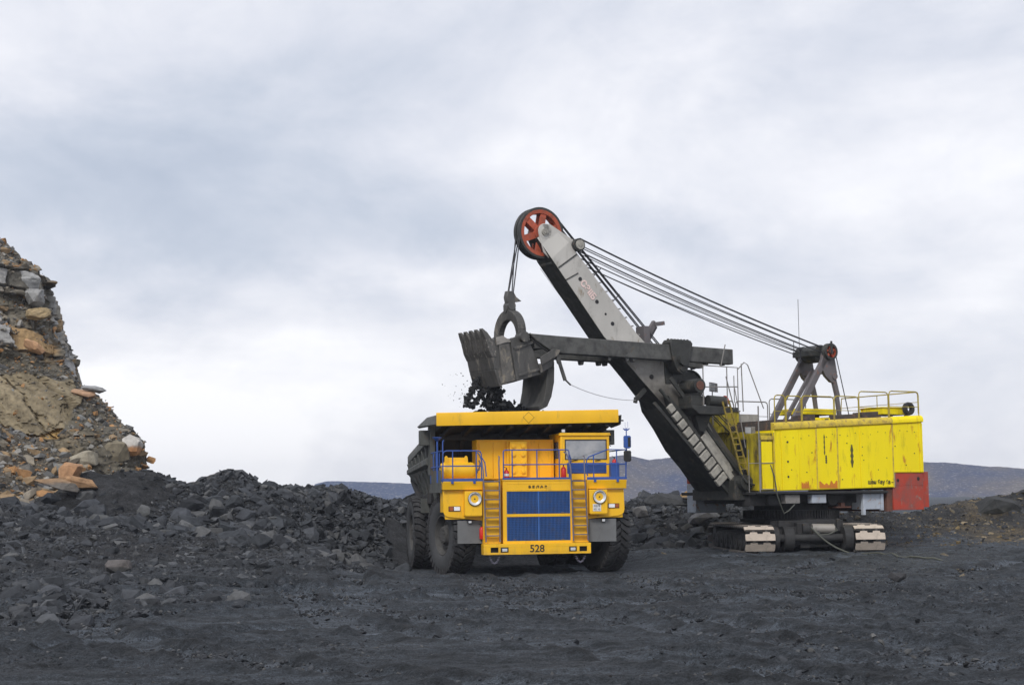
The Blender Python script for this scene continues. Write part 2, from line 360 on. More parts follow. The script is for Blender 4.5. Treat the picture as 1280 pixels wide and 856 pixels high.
# ------------------------------------------------------------------ terrain height
def hsh(ix, iy, s):
    n = (ix.astype(np.int64) * 374761393 + iy.astype(np.int64) * 668265263 + s * 974711) & 0xffffffff
    n = ((n ^ (n >> 13)) * 1274126177) & 0xffffffff
    return ((n ^ (n >> 16)) & 0xffff) / 65535.0
def vn(x, y, s=0):
    ix, iy = np.floor(x), np.floor(y); fx, fy = x - ix, y - iy; fx = fx * fx * (3 - 2 * fx); fy = fy * fy * (3 - 2 * fy)
    a, b, c, d = hsh(ix, iy, s), hsh(ix + 1, iy, s), hsh(ix, iy + 1, s), hsh(ix + 1, iy + 1, s)
    return (a + (b - a) * fx) * (1 - fy) + (c + (d - c) * fx) * fy
def fbm(x, y, o=4, s=0, g=.5):
    t = 0; a = 1.0; n = 0
    for i in range(o): t = t + a * (vn(x * 2 ** i + 17.3 * i, y * 2 ** i - 9.1 * i, s + i) - .5); n += a; a *= g
    return t / n
def sst(x, a, b):
    t = np.clip((x - a) / (b - a), 0, 1); return t * t * (3 - 2 * t)
def px(a, b, d):
    """photo direction at distance d -> x, y, z"""
    yh = 620 - (a - 640) * .0105
    return ((a - 640) / 1925.0 * d, d, CAM_H + (yh - b) / 1925.0 * d)
def ridge(X, Y, pts, pw=1.15, back=1.0):
    best = np.zeros_like(X)
    for (x0, y0, z0, w0), (x1, y1, z1, w1) in zip(pts[:-1], pts[1:]):
        dx, dy = x1 - x0, y1 - y0; t = np.clip(((X - x0) * dx + (Y - y0) * dy) / (dx * dx + dy * dy), 0, 1)
        d = np.hypot(X - x0 - t * dx, Y - y0 - t * dy); z = z0 + (z1 - z0) * t; w = w0 + (w1 - w0) * t
        best = np.maximum(best, z * np.clip(1 - d / w, 0, 1) ** pw)
    return best
def rp(L): return [px(a, b, d) + (w,) for a, b, d, w in L]
RA = rp([(104, 593, 59, 7.5), (150, 585, 59.5, 8.5), (205, 591, 60, 8), (250, 603, 61, 8), (284, 591, 61, 8), (312, 597, 62, 8), (345, 607, 63, 8), (400, 614, 65, 8.5),
         (460, 621, 67, 9), (520, 622, 70, 9.5), (600, 624, 74, 9), (700, 628, 76, 9), (780, 632, 77, 9.5), (818, 622, 77, 10), (848, 624, 77, 10), (880, 634, 78, 9), (930, 648, 79, 8), (1030, 655, 80, 8)])
RB = [(-42, 50, 4.2, 20), (-24, 53, 3.6, 21), (-17, 55, 2.6, 22), (-11.5, 57, 1.0, 12)]
RT = [(-44, 57, 10.5, 17), (-27, 61, 8.0, 14), (-22.5, 62.5, 6.6, 11), (-19.5, 63, 5.3, 8.5), (-17.4, 62.5, 4.3, 6.5)]
RC = rp([(1050, 655, 74, 5), (1100, 652, 76, 6), (1160, 652, 78, 6), (1200, 642, 79, 7), (1240, 640, 80, 8), (1262, 632, 81, 8), (1290, 622, 80, 9), (1360, 610, 80, 10)])
def Hbase(X, Y):
    g = .42 * sst(Y, 54, 61) * sst(X, 4.5, 8.5) + .3 * sst(Y, 64, 90)
    g = g + .35 * fbm(X * .05, Y * .05, 3, 5) * sst(Y, 20, 60)
    return g
def piles(X, Y):
    a = ridge(X, Y, RA, 1.1); b = ridge(X, Y, RB, 1.7); t = ridge(X, Y, RT, 1.25); c = ridge(X, Y, RC, 1.3)
    return a, b, t, c
LANES = []
for P_ in ([(1.2, 54), (2.2, 44), (5.5, 34), (13, 23), (22, 14)], [(-3.0, 58), (-2.0, 44), (1.5, 34), (7, 25), (16, 16)], [(17, 60), (8, 50), (-2, 40), (-12, 31), (-24, 22)],
           [(-20, 36), (-8, 41), (4, 43.5), (16, 50), (30, 56)], [(-9, 44), (-6, 33), (0, 26.5), (9, 21), (20, 17)], [(5, 62), (9, 48), (14, 36), (17, 26), (20, 15)]):
    for off_ in (-2.7, 2.7):
        Q_ = []; n_ = len(P_)
        for i_ in range(n_ - 1):
            for k_ in range(4):
                t_ = k_ / 4; a_, b_, c_, d_ = [np.array(P_[min(max(i_ + j_, 0), n_ - 1)], float) for j_ in (-1, 0, 1, 2)]
                q_ = .5 * (2 * b_ + (c_ - a_) * t_ + (2 * a_ - 5 * b_ + 4 * c_ - d_) * t_ ** 2 + (3 * b_ - a_ - 3 * c_ + d_) * t_ ** 3); g_ = (c_ - b_) / np.hypot(*(c_ - b_)); Q_.append(q_ + np.array([-g_[1], g_[0]]) * off_)
        LANES.append(Q_)
def lanes(X, Y):
    """(how far inside a wheel lane, how near its shoulder, distance run along it)"""
    L = np.zeros_like(X); E = np.zeros_like(X); S = np.zeros_like(X)
    wx = X + .5 * fbm(X * .3, Y * .3, 2, 161); wy = Y + .5 * fbm(X * .3, Y * .3, 2, 162)
    for k, Q in enumerate(LANES):
        D = np.full(X.shape, 1e9); run = 0; T = np.zeros_like(X)
        for (x0, y0), (x1, y1) in zip(Q[:-1], Q[1:]):
            dx, dy = x1 - x0, y1 - y0; l = math.hypot(dx, dy); t = np.clip(((wx - x0) * dx + (wy - y0) * dy) / (l * l), 0, 1)
            d = np.hypot(wx - x0 - t * dx, wy - y0 - t * dy); T = np.where(d < D, run + t * l, T); D = np.minimum(D, d); run += l
        a = 1 - sst(D, .42, .62); w = .55 + .45 * sst(fbm(T * .15, T * 0 + k, 2, 163), -.2, .1)
        S = np.where(a * w > L, T, S); L = np.maximum(L, a * w); E = np.maximum(E, np.exp(-((D - .78) / .2) ** 2) * w)
    return L, E * (1 - L), S
def H(X, Y, detail=True):
    X = np.asarray(X, float); Y = np.asarray(Y, float)
    a, b, t, c = piles(X, Y)
    m = np.maximum(np.maximum(a, b), np.maximum(t, c)); k = sst(m, .05, 1.2)
    h = Hbase(X, Y) + m + k * (.75 * fbm(X * .32, Y * .32, 3, 11) + .5 * fbm(X * 1.1, Y * 1.1, 3, 21))
    # flats the machines stand on
    ft = sst(np.hypot((X - .2) / 1.1, (Y - 59.5) / 1.3), 8.5, 4.5); fs = sst(np.hypot(X - 11.8, (Y - 65.5)), 9, 6)
    h = h * (1 - ft) + 0.0 * ft; h = h * (1 - fs) + .42 * fs
    if detail:
        # windrows left by the tracks, ruts, lumps
        c_, s_ = math.cos(R(-14)), math.sin(R(-14)); U = X * c_ - Y * s_; V = X * s_ + Y * c_
        V2 = V + 1.6 * fbm(U * .06, V * .05, 2, 31)
        far = 1 - sst(Y, 120, 300)
        h = h + far * (.11 * fbm(U * .25, V2 * 1.5, 4, 41) + .24 * fbm(X * 1.9, Y * 1.9, 5, 51, .78) * (.40 + .9 * sst(fbm(X * .2, Y * .2, 3, 55), -.15, .2)) + .25 * sst(X, 9, 16) * sst(Y, 46, 60) * fbm(X * 1.1, Y * 1.1, 4, 57, .6))
        pk = sst(fbm(X * .16, V2 * .5, 4, 151), -.06, .12)
        h = h + far * (.20 * pk + .04) * np.maximum(0, fbm(X * 3.6, Y * 3.6, 3, 153, .7) - .02) * 1.3
        for c0, wd, dp in ((26.2, .30, .06), (28.4, .30, .06), (31.5, .38, .08), (35.0, .38, .08), (39.5, .42, .09), (43.3, .42, .08), (22.6, .24, .05), (24.0, .26, .05), (48.0, .45, .08), (51.6, .45, .08)):
            dd_ = np.abs(V2 - c0 - 2.2 * fbm(U * .035, U * 0 + c0, 2, 65)); h = h + far * dp * (-np.exp(-(dd_ / wd) ** 2) + .8 * np.exp(-((dd_ - 1.9 * wd) / (.6 * wd)) ** 2)) * (.5 + .9 * vn(U * .25, V2 * .1, 66))
        if detail == 'full':
            ln, ed, run_ = lanes(X, Y); ft_ = sst(Y, 12, 16) * (1 - sst(Y, 58, 62)) * (1 - k)
            h = h - far * ft_ * ln * .75 * (h - Hbase(X, Y) + .05) - far * ft_ * ln * (.05 - .025 * (np.sin(run_ * 12.5) > .2)) + far * ft_ * ed * .09 * (.4 + 1.2 * np.maximum(0, fbm(X * 2.5, Y * 2.5, 3, 164) + .4))
        rut = (np.maximum(0, vn(U * .09, V2 * .55, 61) - .62)) * .28
        h = h - far * rut
    return h

def grid_mesh(name, V, nu, nv, mat, tint=None, smooth=True):
    V = np.asarray(V, np.float32).reshape(-1, 3)
    i, j = np.meshgrid(np.arange(nv - 1), np.arange(nu - 1), indexing='ij'); a = (i * nu + j).ravel()
    F = np.stack([a, a + 1, a + nu + 1, a + nu], 1).astype(np.int32)
    return raw_mesh(name, V, F, mat, tint, smooth)
def raw_mesh(name, V, F, mat, tint=None, smooth=False):
    me = bpy.data.meshes.new(name); k = F.shape[1]
    me.vertices.add(len(V)); me.vertices.foreach_set('co', np.ascontiguousarray(V, np.float32).ravel())
    me.loops.add(F.size); me.loops.foreach_set('vertex_index', np.ascontiguousarray(F, np.int32).ravel())
    me.polygons.add(len(F)); me.polygons.foreach_set('loop_start', np.arange(0, F.size, k, dtype=np.int32))
    me.polygons.foreach_set('use_smooth', np.full(len(F), smooth))
    me.update(calc_edges=True); me.materials.append(mat)
    if tint is not None:
        at = me.attributes.new('tint', 'FLOAT_COLOR', 'POINT')
        at.data.foreach_set('color', np.concatenate([tint, np.ones((len(tint), 1))], 1).astype(np.float32).ravel())
    o = bpy.data.objects.new(name, me); col.objects.link(o); return o

# ------------------------------------------------------------------ ground: one sheet out to the horizon
def build_ground():
    ys = list(-18 + np.arange(0, 36, .5)); y = 18.0
    while y < 105: ys.append(y); y *= 1.0030
    while y < 9000: ys.append(y); y *= 1.06
    ys = np.array(ys)
    ts = np.concatenate([np.linspace(-6, -.45, 40)[:-1], np.linspace(-.45, .45, 560), np.linspace(.45, 6, 40)[1:]])
    Y, Tt = np.meshgrid(ys, ts, indexing='ij'); X = Tt * (np.maximum(Y, 0) + 14 * (Y < 1e9)) * 1.0
    Z = H(X, Y, 'full')
    a, b, t, c = piles(X, Y)
    tint = np.ones(X.shape + (3,)) * np.array([.045, .053, .064])
    def blend(w, cc):
        nonlocal tint; w = np.clip(w, 0, 1)[..., None]; tint = tint * (1 - w) + np.array(cc) * w
    ln, ed, _r = lanes(X, Y); lw = (Y > 14) * (Y < 61); tint = tint * (1 + (.75 * ln - .40 * ed) * lw)[..., None]
    blend(sst(a, .1, .8), (.030, .031, .034)); blend(sst(b, .3, 1.2), (.032, .033, .036))
    blend(sst(t - a, .2, 1.4), (.10, .085, .065)); blend(sst(c, .1, .8), (.030, .030, .030))
    # brown soil spilled behind the shovel
    blend(sst(fbm(X * .5, Y * .5, 4, 71), -.02, .22) * sst(X, 9, 14) * sst(Y, 66, 70) * (1 - sst(Y, 84, 90)), (.105, .082, .05))
    blend(sst(fbm(X * .25, Y * .25, 4, 81), .1, .35) * .5 * (Y < 60), (.075, .078, .085))
    o = grid_mesh('ground', np.stack([X, Y, Z], -1), len(ts), len(ys), MT['ground'], tint.reshape(-1, 3))
    tag(o, kind='structure')
build_ground()

# ------------------------------------------------------------------ far waste heaps
def build_hill(name, x0, x1, y0, depth, hfun, mat, nx=260, ny=70):
    X, S = np.meshgrid(np.linspace(x0, x1, nx), np.linspace(0, 1, ny), indexing='xy')
    Yy = y0 + S * depth
    prof = np.where(S < .35, np.clip(S / .35, 0, 1) ** .9, 1 - .12 * (S - .35) / .65)
    prof = np.where(S > .93, prof * (1 - (S - .93) / .07), prof)
    k = depth / 100.0
    hh = hfun(X)
    Z = prof * hh + prof * (fbm(X / (14 * k + 4), Yy / (14 * k + 4), 5, 91, .6) * hh * .11) + prof * fbm(X / 2.2, Yy / 8, 3, 95) * hh * .03 - .5
    return tag(grid_mesh(name, np.stack([X, Yy, Z], -1), nx, ny, mat), kind='structure')
hr = 640.0; hl = 1000.0
def hfun_r(X):
    P = [(px(a, b, hr)[0], px(a, b, hr)[2]) for a, b in ((600, 570), (700, 568), (790, 565), (820, 571), (860, 566), (1000, 570), (1160, 573), (1215, 574), (1240, 577), (1282, 580), (1400, 590), (1700, 600))]
    v = np.interp(X, [p[0] for p in P], [p[1] for p in P]); return v * sst(X, px(610, 0, hr)[0], px(700, 0, hr)[0])
def hfun_l(X):
    xs = [px(366, 0, hl)[0], px(385, 0, hl)[0], px(400, 0, hl)[0], px(450, 0, hl)[0], px(520, 0, hl)[0], px(620, 0, hl)[0], px(760, 0, hl)[0]]
    return np.interp(X, xs, [1, 12.6, 14.6, 14.2, 12, 8, 3])
h1 = build_hill('waste_heap_hill', px(600, 0, hr)[0], px(1500, 0, hr)[0], hr - 28, 180, hfun_r, hill_mat('waste_heap_rock_hazed', (.125, .115, .12), (.032, .058, .14), .016))  # distance haze put into the colour as blue, mixed with rock tones
h2 = build_hill('distant_hill', px(360, 0, hl)[0], px(770, 0, hl)[0], hl - 25, 160, hfun_l, hill_mat('distant_heap_hazed', (.03, .055, .13), (.025, .045, .11), .01), 160, 50)  # both tones blued to carry the distance haze

# ------------------------------------------------------------------ rock cliff on the left
def cliff_profile():
    """outline of the nose of the cliff: height against setback from its foot, the face leaning away to the back left"""
    out = [(2.0, 1.2), (3.6, .4)]
    for a, b in ((172, 578), (170, 556), (158, 545), (142, 530), (120, 500), (98, 488), (74, 460), (62, 425), (54, 400), (46, 376), (46, 340), (36, 332), (18, 322), (4, 304), (-8, 293), (-50, 268), (-95, 255)):
        k = (a - 640) / 1925.0; m = (-15.9 - 66 * k) / (1 + .75 * k); Y = 66 + .75 * m
        out.append((CAM_H + (626.5 - b) / 1925.0 * Y, -m))
    z, o = out[-1]; return out + [(z + .3, o - 3), (z + .4, o - 9), (z + .5, o - 20)]
PROF = cliff_profile()
def build_cliff():
    rg = np.random.default_rng(3)
    zs, of = np.array([p[0] for p in PROF]), np.array([p[1] for p in PROF])
    # vertical sampling following the profile length
    d = np.concatenate([[0], np.cumsum(np.hypot(np.diff(zs), np.diff(of)))]); n = 260
    dd = np.concatenate([np.linspace(0, d[-4], n - 20), np.linspace(d[-4], d[-1], 21)[1:]])
    zz, oo = np.interp(dd, d, zs), np.interp(dd, d, of)
    # plan curve at the foot: along the face, round the nose, back along the far side
    pts = []
    r = 3.2; cx_, cy_ = -15.9 - r, 66.0
    for x in np.linspace(-52, cx_, 240)[:-1]: pts.append((x, cy_ - r - (cx_ - x) * .10, .1, -1))
    for a in np.linspace(-math.pi / 2, 0, 70): pts.append((cx_ + r * math.cos(a), cy_ + r * math.sin(a), math.cos(a), math.sin(a)))
    for y in np.linspace(cy_, 110, 90)[1:]: pts.append((cx_ + r - (y - cy_) * .25, y, 1, 0))
    P = np.array(pts); s = np.concatenate([[0], np.cumsum(np.hypot(np.diff(P[:, 0]), np.diff(P[:, 1])))])
    nrm = P[:, 2:] / np.hypot(P[:, 2], P[:, 3])[:, None]
    nu, nv = len(P), n
    # the beds of the rock
    beds = [2]; 
    while beds[-1] < 18.5: beds.append(beds[-1] + ((rg.uniform(.22, .5) if rg.uniform() < .4 else rg.uniform(.7, 1.4)) if beds[-1] > 8.8 else rg.uniform(.5, 1.1)))
    beds = np.array(beds)
    U, Z = np.meshgrid(s, zz); O = np.meshgrid(s, oo)[1]; ZT = PROF[-4][0]
    warpz = Z + .9 * fbm(U * .22, Z * .3, 4, 7) + (U - 30) * .03; warpu = U + 1.0 * fbm(U * .7, Z * .7, 4, 17)
    bi = np.searchsorted(beds, warpz) ; bi = np.clip(bi, 1, len(beds) - 1)
    bw = beds[bi] - beds[bi - 1]; fz = (warpz - beds[bi - 1]) / bw
    w = np.clip(bw * 1.9, .7, 3.6); ph = hsh(bi, bi * 0, 5) * 7; cu = (warpu + ph) / w; ci = np.floor(cu); fu = cu - ci
    rv = hsh(ci, bi, 9); rc = hsh(ci, bi, 19)
    prot = (rv - .5) * .75 * (.45 + .55 * np.clip(bw, 0, 1.2)) + (hsh(bi, bi * 0, 33) - .5) * .5
    edge = np.minimum(np.minimum(fz, 1 - fz) * bw, np.minimum(fu, 1 - fu) * w)
    crack = -.28 * (1 - sst(edge, .0, .09))
    # ledges covered in scree have no blocks
    dz = np.gradient(oo) / (np.gradient(zz) + 1e-6); scree = np.meshgrid(s, ((dz < -.75)).astype(float))[1]
    band = sst(fbm(U * .2, Z * .5 + U * .14, 3, 27), .02, .14) + (1 - sst(Z + 2.2 * fbm(U * .35, Z * .35, 3, 29), 7.6, 8.6)) * (.72 + .28 * sst(fbm(U * .6, Z * .6, 3, 28), -.12, .02))
    scree = np.clip(np.maximum(scree * .75, band * (Z < 12)), 0, 1)
    disp = (prot + crack) * (1 - scree) + (.34 + .5 * scree) * fbm(U * 1.1, Z * 1.3, 5, 37, .62) + .9 * fbm(U * .16, Z * .3, 3, 47)
    # the smooth tan wall in the middle of the face
    X0 = P[:, 0][None] + O; wall = (X0 < -18.7 + .5 * fbm(Z * .8, U * .3, 3, 71)) * (Z > 5.5 + 1.0 * fbm(U * .5, Z * 0, 3, 73)) * (Z < 8.35 + .9 * fbm(U * .45, Z * 0 + 4, 3, 72) - .22 * np.maximum(0, X0 + 20.5)) * (P[:, 3][None] < -.3)
    wu = (U + 1.1 * fbm(U * .6, Z * .9, 5, 74, .6)) / 1.7; we = np.minimum(wu - np.floor(wu), 1 - wu + np.floor(wu)) * 1.7; band2 = (Z < 5.9 + 1.3 * fbm(U * .6, Z * 0 + 9, 2, 75))
    wdisp = .35 + .5 * (hsh(np.floor(wu), np.floor(wu) * 0, 76) - .5) + .95 * (np.floor((fbm(U * .7, Z * .8, 4, 77, .6) + .5) * 8) / 8 - .5) + .30 * fbm(U * 1.6, Z * 1.5, 5, 79, .68) - .3 * (1 - sst(we, 0, .10)) - .25 * band2
    disp = np.where(wall, wdisp, disp); scree = np.where(wall, 0, scree)
    taper = sst(Z, ZT + .1, ZT - .7)
    off = O + disp * taper
    dsp = off - O; X = P[:, 0][None] + nrm[:, 0][None] * dsp + O; Y = P[:, 1][None] + nrm[:, 1][None] * dsp - .75 * O
    Zo = Z + .25 * fbm(U * .8, Z * .8, 3, 57) * taper
    pal = np.array([(.23, .18, .11), (.30, .20, .10), (.19, .17, .135), (.29, .285, .275), (.125, .115, .095), (.33, .30, .25)])
    lowi = np.array([0, 1, 2, 0, 4, 2]); hii = np.array([3, 3, 2, 1, 4, 5])
    k = (rc * 5.999).astype(int); ii = np.where(Z > 9.3, hii[k], lowi[k]); tint = pal[ii]
    tint = tint * (.8 + .4 * hsh(ci, bi, 77))[..., None]
    tint = tint * (1 - scree[..., None]) + (np.array([.105, .094, .072]) * (.75 + .9 * np.clip(fbm(U * .5, Z * .8, 4, 61) + .3, 0, 1))[..., None]) * scree[..., None]
    wt = np.where(band2[..., None], np.array([.33, .215, .085]), np.array([.205, .168, .108])) * (.5 + 1.5 * np.clip(fbm(U * 1.5, Z * .5, 6, 78, .7) + .32, 0, 1))[..., None]
    tint = np.where(wall[..., None], wt, tint); edge = np.where(wall, we + .02, edge)
    dk = sst(edge, 0, .05)[..., None]; tint = tint * (.35 + .65 * dk)
    o = grid_mesh('rock_cliff', np.stack([X, Y, Zo], -1), nu, nv, MT['rock'], tint.reshape(-1, 3), smooth=False)
    tag(o, kind='structure')
    return np.stack([X, Y, Zo], -1), scree - 3.0 * wall
CL, CLS = build_cliff()

# ------------------------------------------------------------------ stones
def hull_shape(rg, n, asp):
    bm = bmesh.new()
    for _ in range(n):
        v = rg.normal(size=3); v /= np.abs(v).max() ** .55 * np.linalg.norm(v) ** .45; v = v * rg.uniform(.82, 1.0)
        bm.verts.new(v * np.array(asp))
    r = bmesh.ops.convex_hull(bm, input=bm.verts); bmesh.ops.delete(bm, geom=[g for g in r['geom_interior'] if isinstance(g, bmesh.types.BMVert)], context='VERTS')
    bmesh.ops.triangulate(bm, faces=bm.faces); bmesh.ops.recalc_face_normals(bm, faces=bm.faces)
    bm.verts.ensure_lookup_table(); bm.verts.index_update()
    V = np.array([v.co[:] for v in bm.verts]); F = np.array([[v.index for v in f.verts] for f in bm.faces]); bm.free(); return V, F
rgs = np.random.default_rng(21)
SHAPES = [hull_shape(rgs, int(rgs.integers(9, 15)), (1, rgs.uniform(.5, .95), rgs.uniform(.22, .65))) for _ in range(30)]
BIG = [hull_shape(rgs, int(rgs.integers(13, 22)), (1, rgs.uniform(.6, .95), rgs.uniform(.4, .75))) for _ in range(14)]
COAL = [(.040, .044, .051), (.054, .058, .066), (.028, .031, .036), (.070, .074, .081), (.088, .090, .093), (.038, .042, .048), (.046, .050, .058), (.034, .037, .043)]
TAN = [(.27, .19, .11), (.21, .185, .15), (.27, .26, .24), (.36, .20, .09), (.13, .12, .105), (.24, .21, .165), (.11, .11, .11), (.19, .19, .185)]
BRN = [(.10, .085, .06), (.16, .12, .06), (.07, .07, .07), (.06, .06, .065), (.20, .16, .10)]
ROCKS = []   # x, y, z, size, zone, tint
def scatter(n, zone, xr, yr, dens, smin, smax, al, pal, sink=.25):
    X = rng.uniform(*xr, n * 3); Y = rng.uniform(*yr, n * 3); D = dens(X, Y); keep = rng.uniform(size=n * 3) < D
    X, Y = X[keep][:n], Y[keep][:n]; Z = H(X, Y); u = rng.uniform(size=len(X))
    S = np.minimum(smin * u ** (-1 / al), smax)
    for x, y, z, s in zip(X, Y, Z, S):
        t = np.array(pal[rng.integers(len(pal))]) * rng.uniform(.7, 1.25)
        ROCKS.append((x, y, z - s * sink + s * .12, s, zone, t))
def foot(X, Y):
    """where the machines stand: no stones"""
    dx, dy = X - 1.1, Y - 55; c, s = math.cos(R(11)), math.sin(R(11)); a, b = dx * c + dy * s, -dx * s + dy * c
    tr = (np.abs(a + .27) < 4.2) & (b > -1) & (b < 12.5)
    dx, dy = X - 11.8, Y - 66; c, s = math.cos(R(4)), math.sin(R(4)); a, b = dx * c + dy * s, -dx * s + dy * c
    sh = (np.abs(a) < 3.6) & (np.abs(b) < 5.0)
    return ~(tr | sh)
def dA(X, Y):
    a, b, t, c = piles(X, Y); bare = np.exp(-(((X + 17.5) / 2.6) ** 2 + ((Y - 58) / 3.0) ** 2)) + .8 * np.exp(-(((X + 14.2) / 1.6) ** 2 + ((Y - 58.0) / 2.4) ** 2))
    patch = .6 + .4 * sst(fbm(X * .35, Y * .35, 3, 101), -.12, .12)
    return (a > .28) * foot(X, Y) * np.clip(1 - 1.25 * bare, .03, 1) * patch * (t < np.maximum(a * .9, 1.0))
def dB(X, Y):
    a, b, t, c = piles(X, Y); return (a < .3) * foot(X, Y) * np.clip(b * 5, 0, 1) * sst(-X + .12 * (Y - 42), 6.2, 9.5) * (t < np.maximum(b, .8)) * (.25 + .75 * sst(fbm(X * .3, Y * .3, 3, 111), -.1, .15))
def dF(X, Y):
    a, b, t, c = piles(X, Y); d = ridge(X, Y, [(p[0], p[1] - 5.5, 1, 9) for p in RA], 1.5); return foot(X, Y) * (a < .3) * d * .9
def dT(X, Y):
    a, b, t, c = piles(X, Y); return (t > 1.3) * (t > b * .9) * (t > a * .85)
def dR(X, Y):
    a, b, t, c = piles(X, Y); return foot(X, Y) * (.06 + np.clip(c, 0, 1) * .9 + .22 * sst(Y, 50, 58) * sst(fbm(X * .3, Y * .3, 3, 121), .0, .2) * sst(X, 13, 17))
left, behind, scree_, fieldz, right = 'coal blocks of the left pile', 'coal blocks behind the machines', 'tan and grey scree below the cliff', 'small stones on the haul floor', 'stones on the rough ground right of the shovel'
scatter(30000, left, (-24, -3.2), (45, 70), dA, .14, .82, 2.2, COAL)
scatter(26000, left, (-24, -3.2), (45, 70), dA, .05, .16, 2.6, COAL)
scatter(12000, behind, (-3.2, 15), (62, 84), dA, .06, .17, 2.6, COAL)
scatter(12000, behind, (-3.2, 15), (62, 84), dA, .16, 1.0, 2.05, COAL)
scatter(34000, left, (-24, -4), (28, 62), dB, .085, .62, 2.0, COAL)
scatter(22000, fieldz, (-16, 6), (42, 66), dF, .06, .42, 2.3, COAL)
scatter(13000, scree_, (-30, -13.5), (46, 66), dT, .11, .85, 1.75, TAN)
scatter(13000, right, (6, 34), (44, 86), dR, .06, .42, 2.2, COAL + [(.13, .11, .08)])
scatter(3500, right, (12, 27), (69, 82), lambda X, Y: foot(X, Y) * np.ones_like(X), .08, .40, 2.3, BRN)
scatter(95000, fieldz, (-16, 18), (20, 58), lambda X, Y: foot(X, Y) * .5 * (Y / 40) * (np.abs(X) < Y * .36) * (.15 + .85 * sst(fbm(X * .22, Y * .5, 3, 141), -.05, .2)),   .03, .17, 2.2, COAL + [(.02, .021, .024), (.10, .10, .10), (.025, .026, .03)])
# scree lying on the ledges of the cliff
cz = CL[1:-1, 1:-1]; du = CL[1:-1, 2:] - CL[1:-1, :-2]; dv = CL[2:, 1:-1] - CL[:-2, 1:-1]; nn = np.cross(du, dv); nn /= np.linalg.norm(nn, axis=-1)[..., None] + 1e-9
w = (np.abs(nn[..., 2]) > .45) * (cz[..., 0] > -27) * (cz[..., 1] < 74) + .35 * CLS[1:-1, 1:-1] * (cz[..., 0] > -27) * (cz[..., 1] < 74)
flat = cz.reshape(-1, 3); w = np.clip(np.where(CLS[1:-1, 1:-1] < -1, .10, w), 0, None); w = w.ravel().astype(float); w /= w.sum()
for i in rng.choice(len(flat), 6500, p=w):
    s = min(.085 * rng.uniform() ** (-1 / 2.0), .55); t = np.array(TAN[rng.integers(len(TAN))]) * rng.uniform(.6, 1.15)
    ROCKS.append((flat[i][0] + rng.normal() * .08, flat[i][1] + rng.normal() * .08, flat[i][2] - s * .1, s, 'stones lodged on the cliff', t))

def stone_verts(sh, s, rot):
    return (sh @ rot.T) * s
def rnd_rot(tilt):
    m = Matrix.Rotation(rng.uniform(0, 6.28), 3, 'Z') @ Matrix.Rotation(rng.normal() * tilt, 3, 'X') @ Matrix.Rotation(rng.normal() * tilt, 3, 'Y') @ Matrix.Rotation(rng.uniform(0, 6.28), 3, 'Z')
    return np.array(m)
SPOT = {behind: 'in the rubble heap behind the truck and shovel', scree_: 'on the scree slope below the cliff', fieldz: 'loose on the flat black pit floor',
        right: 'on the rough ground right of the shovel', 'stones lodged on the cliff': 'lodged on a ledge of the rock cliff'}
def build_rocks():
    Rk = ROCKS
    A = np.array([[r[0], r[1], r[2], r[3]] for r in Rk]); zn = np.array([r[4] for r in Rk])
    vis = (np.abs(A[:, 0] / A[:, 1]) < .345) & (A[:, 1] > 22)
    for T_ in np.linspace(.55, .985, 24):
        vis &= H(A[:, 0] * T_, A[:, 1] * T_, False) <= CAM_H + (A[:, 2] + A[:, 3] * .4 - CAM_H) * T_ + .1
    vis &= ~((zn == behind) & (A[:, 0] > -3.3) & (A[:, 0] < 4.4 * A[:, 1] / 60) & (A[:, 1] > 66))
    scr = np.where(vis, A[:, 3] / A[:, 1], 0)
    order = np.argsort(-np.array(scr)); top = set(order[:285].tolist())
    acc = {}
    for i, (x, y, z, s, zone, t) in enumerate(Rk):
        if i in top:
            V, F = BIG[rng.integers(len(BIG))]; V = stone_verts(V, s * .62, rnd_rot(.4))
            name = 'sandstone_block' if zone in (scree_, 'stones lodged on the cliff') else 'stone' if zone in (fieldz, right) else 'coal_block'
            o = raw_mesh(name, V, F, MT['rock'], np.tile(t, (len(V), 1))); o.location = (x, y, z + s * .06)
            lum = sum(t) / 3; pale = lum > (.17 if zone in (scree_, 'stones lodged on the cliff') else .060); warm = t[0] > t[2] * 1.45
            tone = ('rust orange', 'orange') if warm and pale else ('pale grey', 'pale') if pale else ('brown', 'brown') if warm else ('near black', 'dark')
            if zone == left: spot = 'along the crest of the spoil pile left of the truck' if z > 2.6 else 'low in the loose rubble at the left edge' if y < 48 else 'on the face of the spoil pile left of the truck'
            else: spot = SPOT[zone]
            tag(o, tone[0] + (' sandstone block ' if zone in (scree_, 'stones lodged on the cliff') else ' angular rock ') + spot, 'rock', tone[1] + ' rocks ' + spot); continue
        V, F = SHAPES[rng.integers(len(SHAPES))]; V = stone_verts(V, s * .6, rnd_rot(.45)) + np.array([x, y, z])
        acc.setdefault(zone, []).append((V, F, t))
    nm = {left: 'rubble', behind: 'rubble', scree_: 'scree', fieldz: 'gravel', right: 'gravel', 'stones lodged on the cliff': 'scree'}
    lb = {left: 'mass of broken coal rubble covering the left spoil pile', behind: 'broken coal rubble heaped up behind the truck and shovel', scree_: 'tan and grey scree slope under the cliff',
          fieldz: 'fine black gravel strewn over the pit floor', right: 'dark gravel on the rough ground right of the shovel', 'stones lodged on the cliff': 'loose scree caught on the cliff ledges'}
    for zone, L in acc.items():
        o = 0; VV, FF, TT = [], [], []
        for V, F, t in L: VV.append(V); FF.append(F + o); TT.append(np.tile(t, (len(V), 1))); o += len(V)
        ob = raw_mesh(nm[zone], np.concatenate(VV), np.concatenate(FF), MT['rock'], np.concatenate(TT)); tag(ob, lb[zone], 'rubble', kind='stuff')
build_rocks()

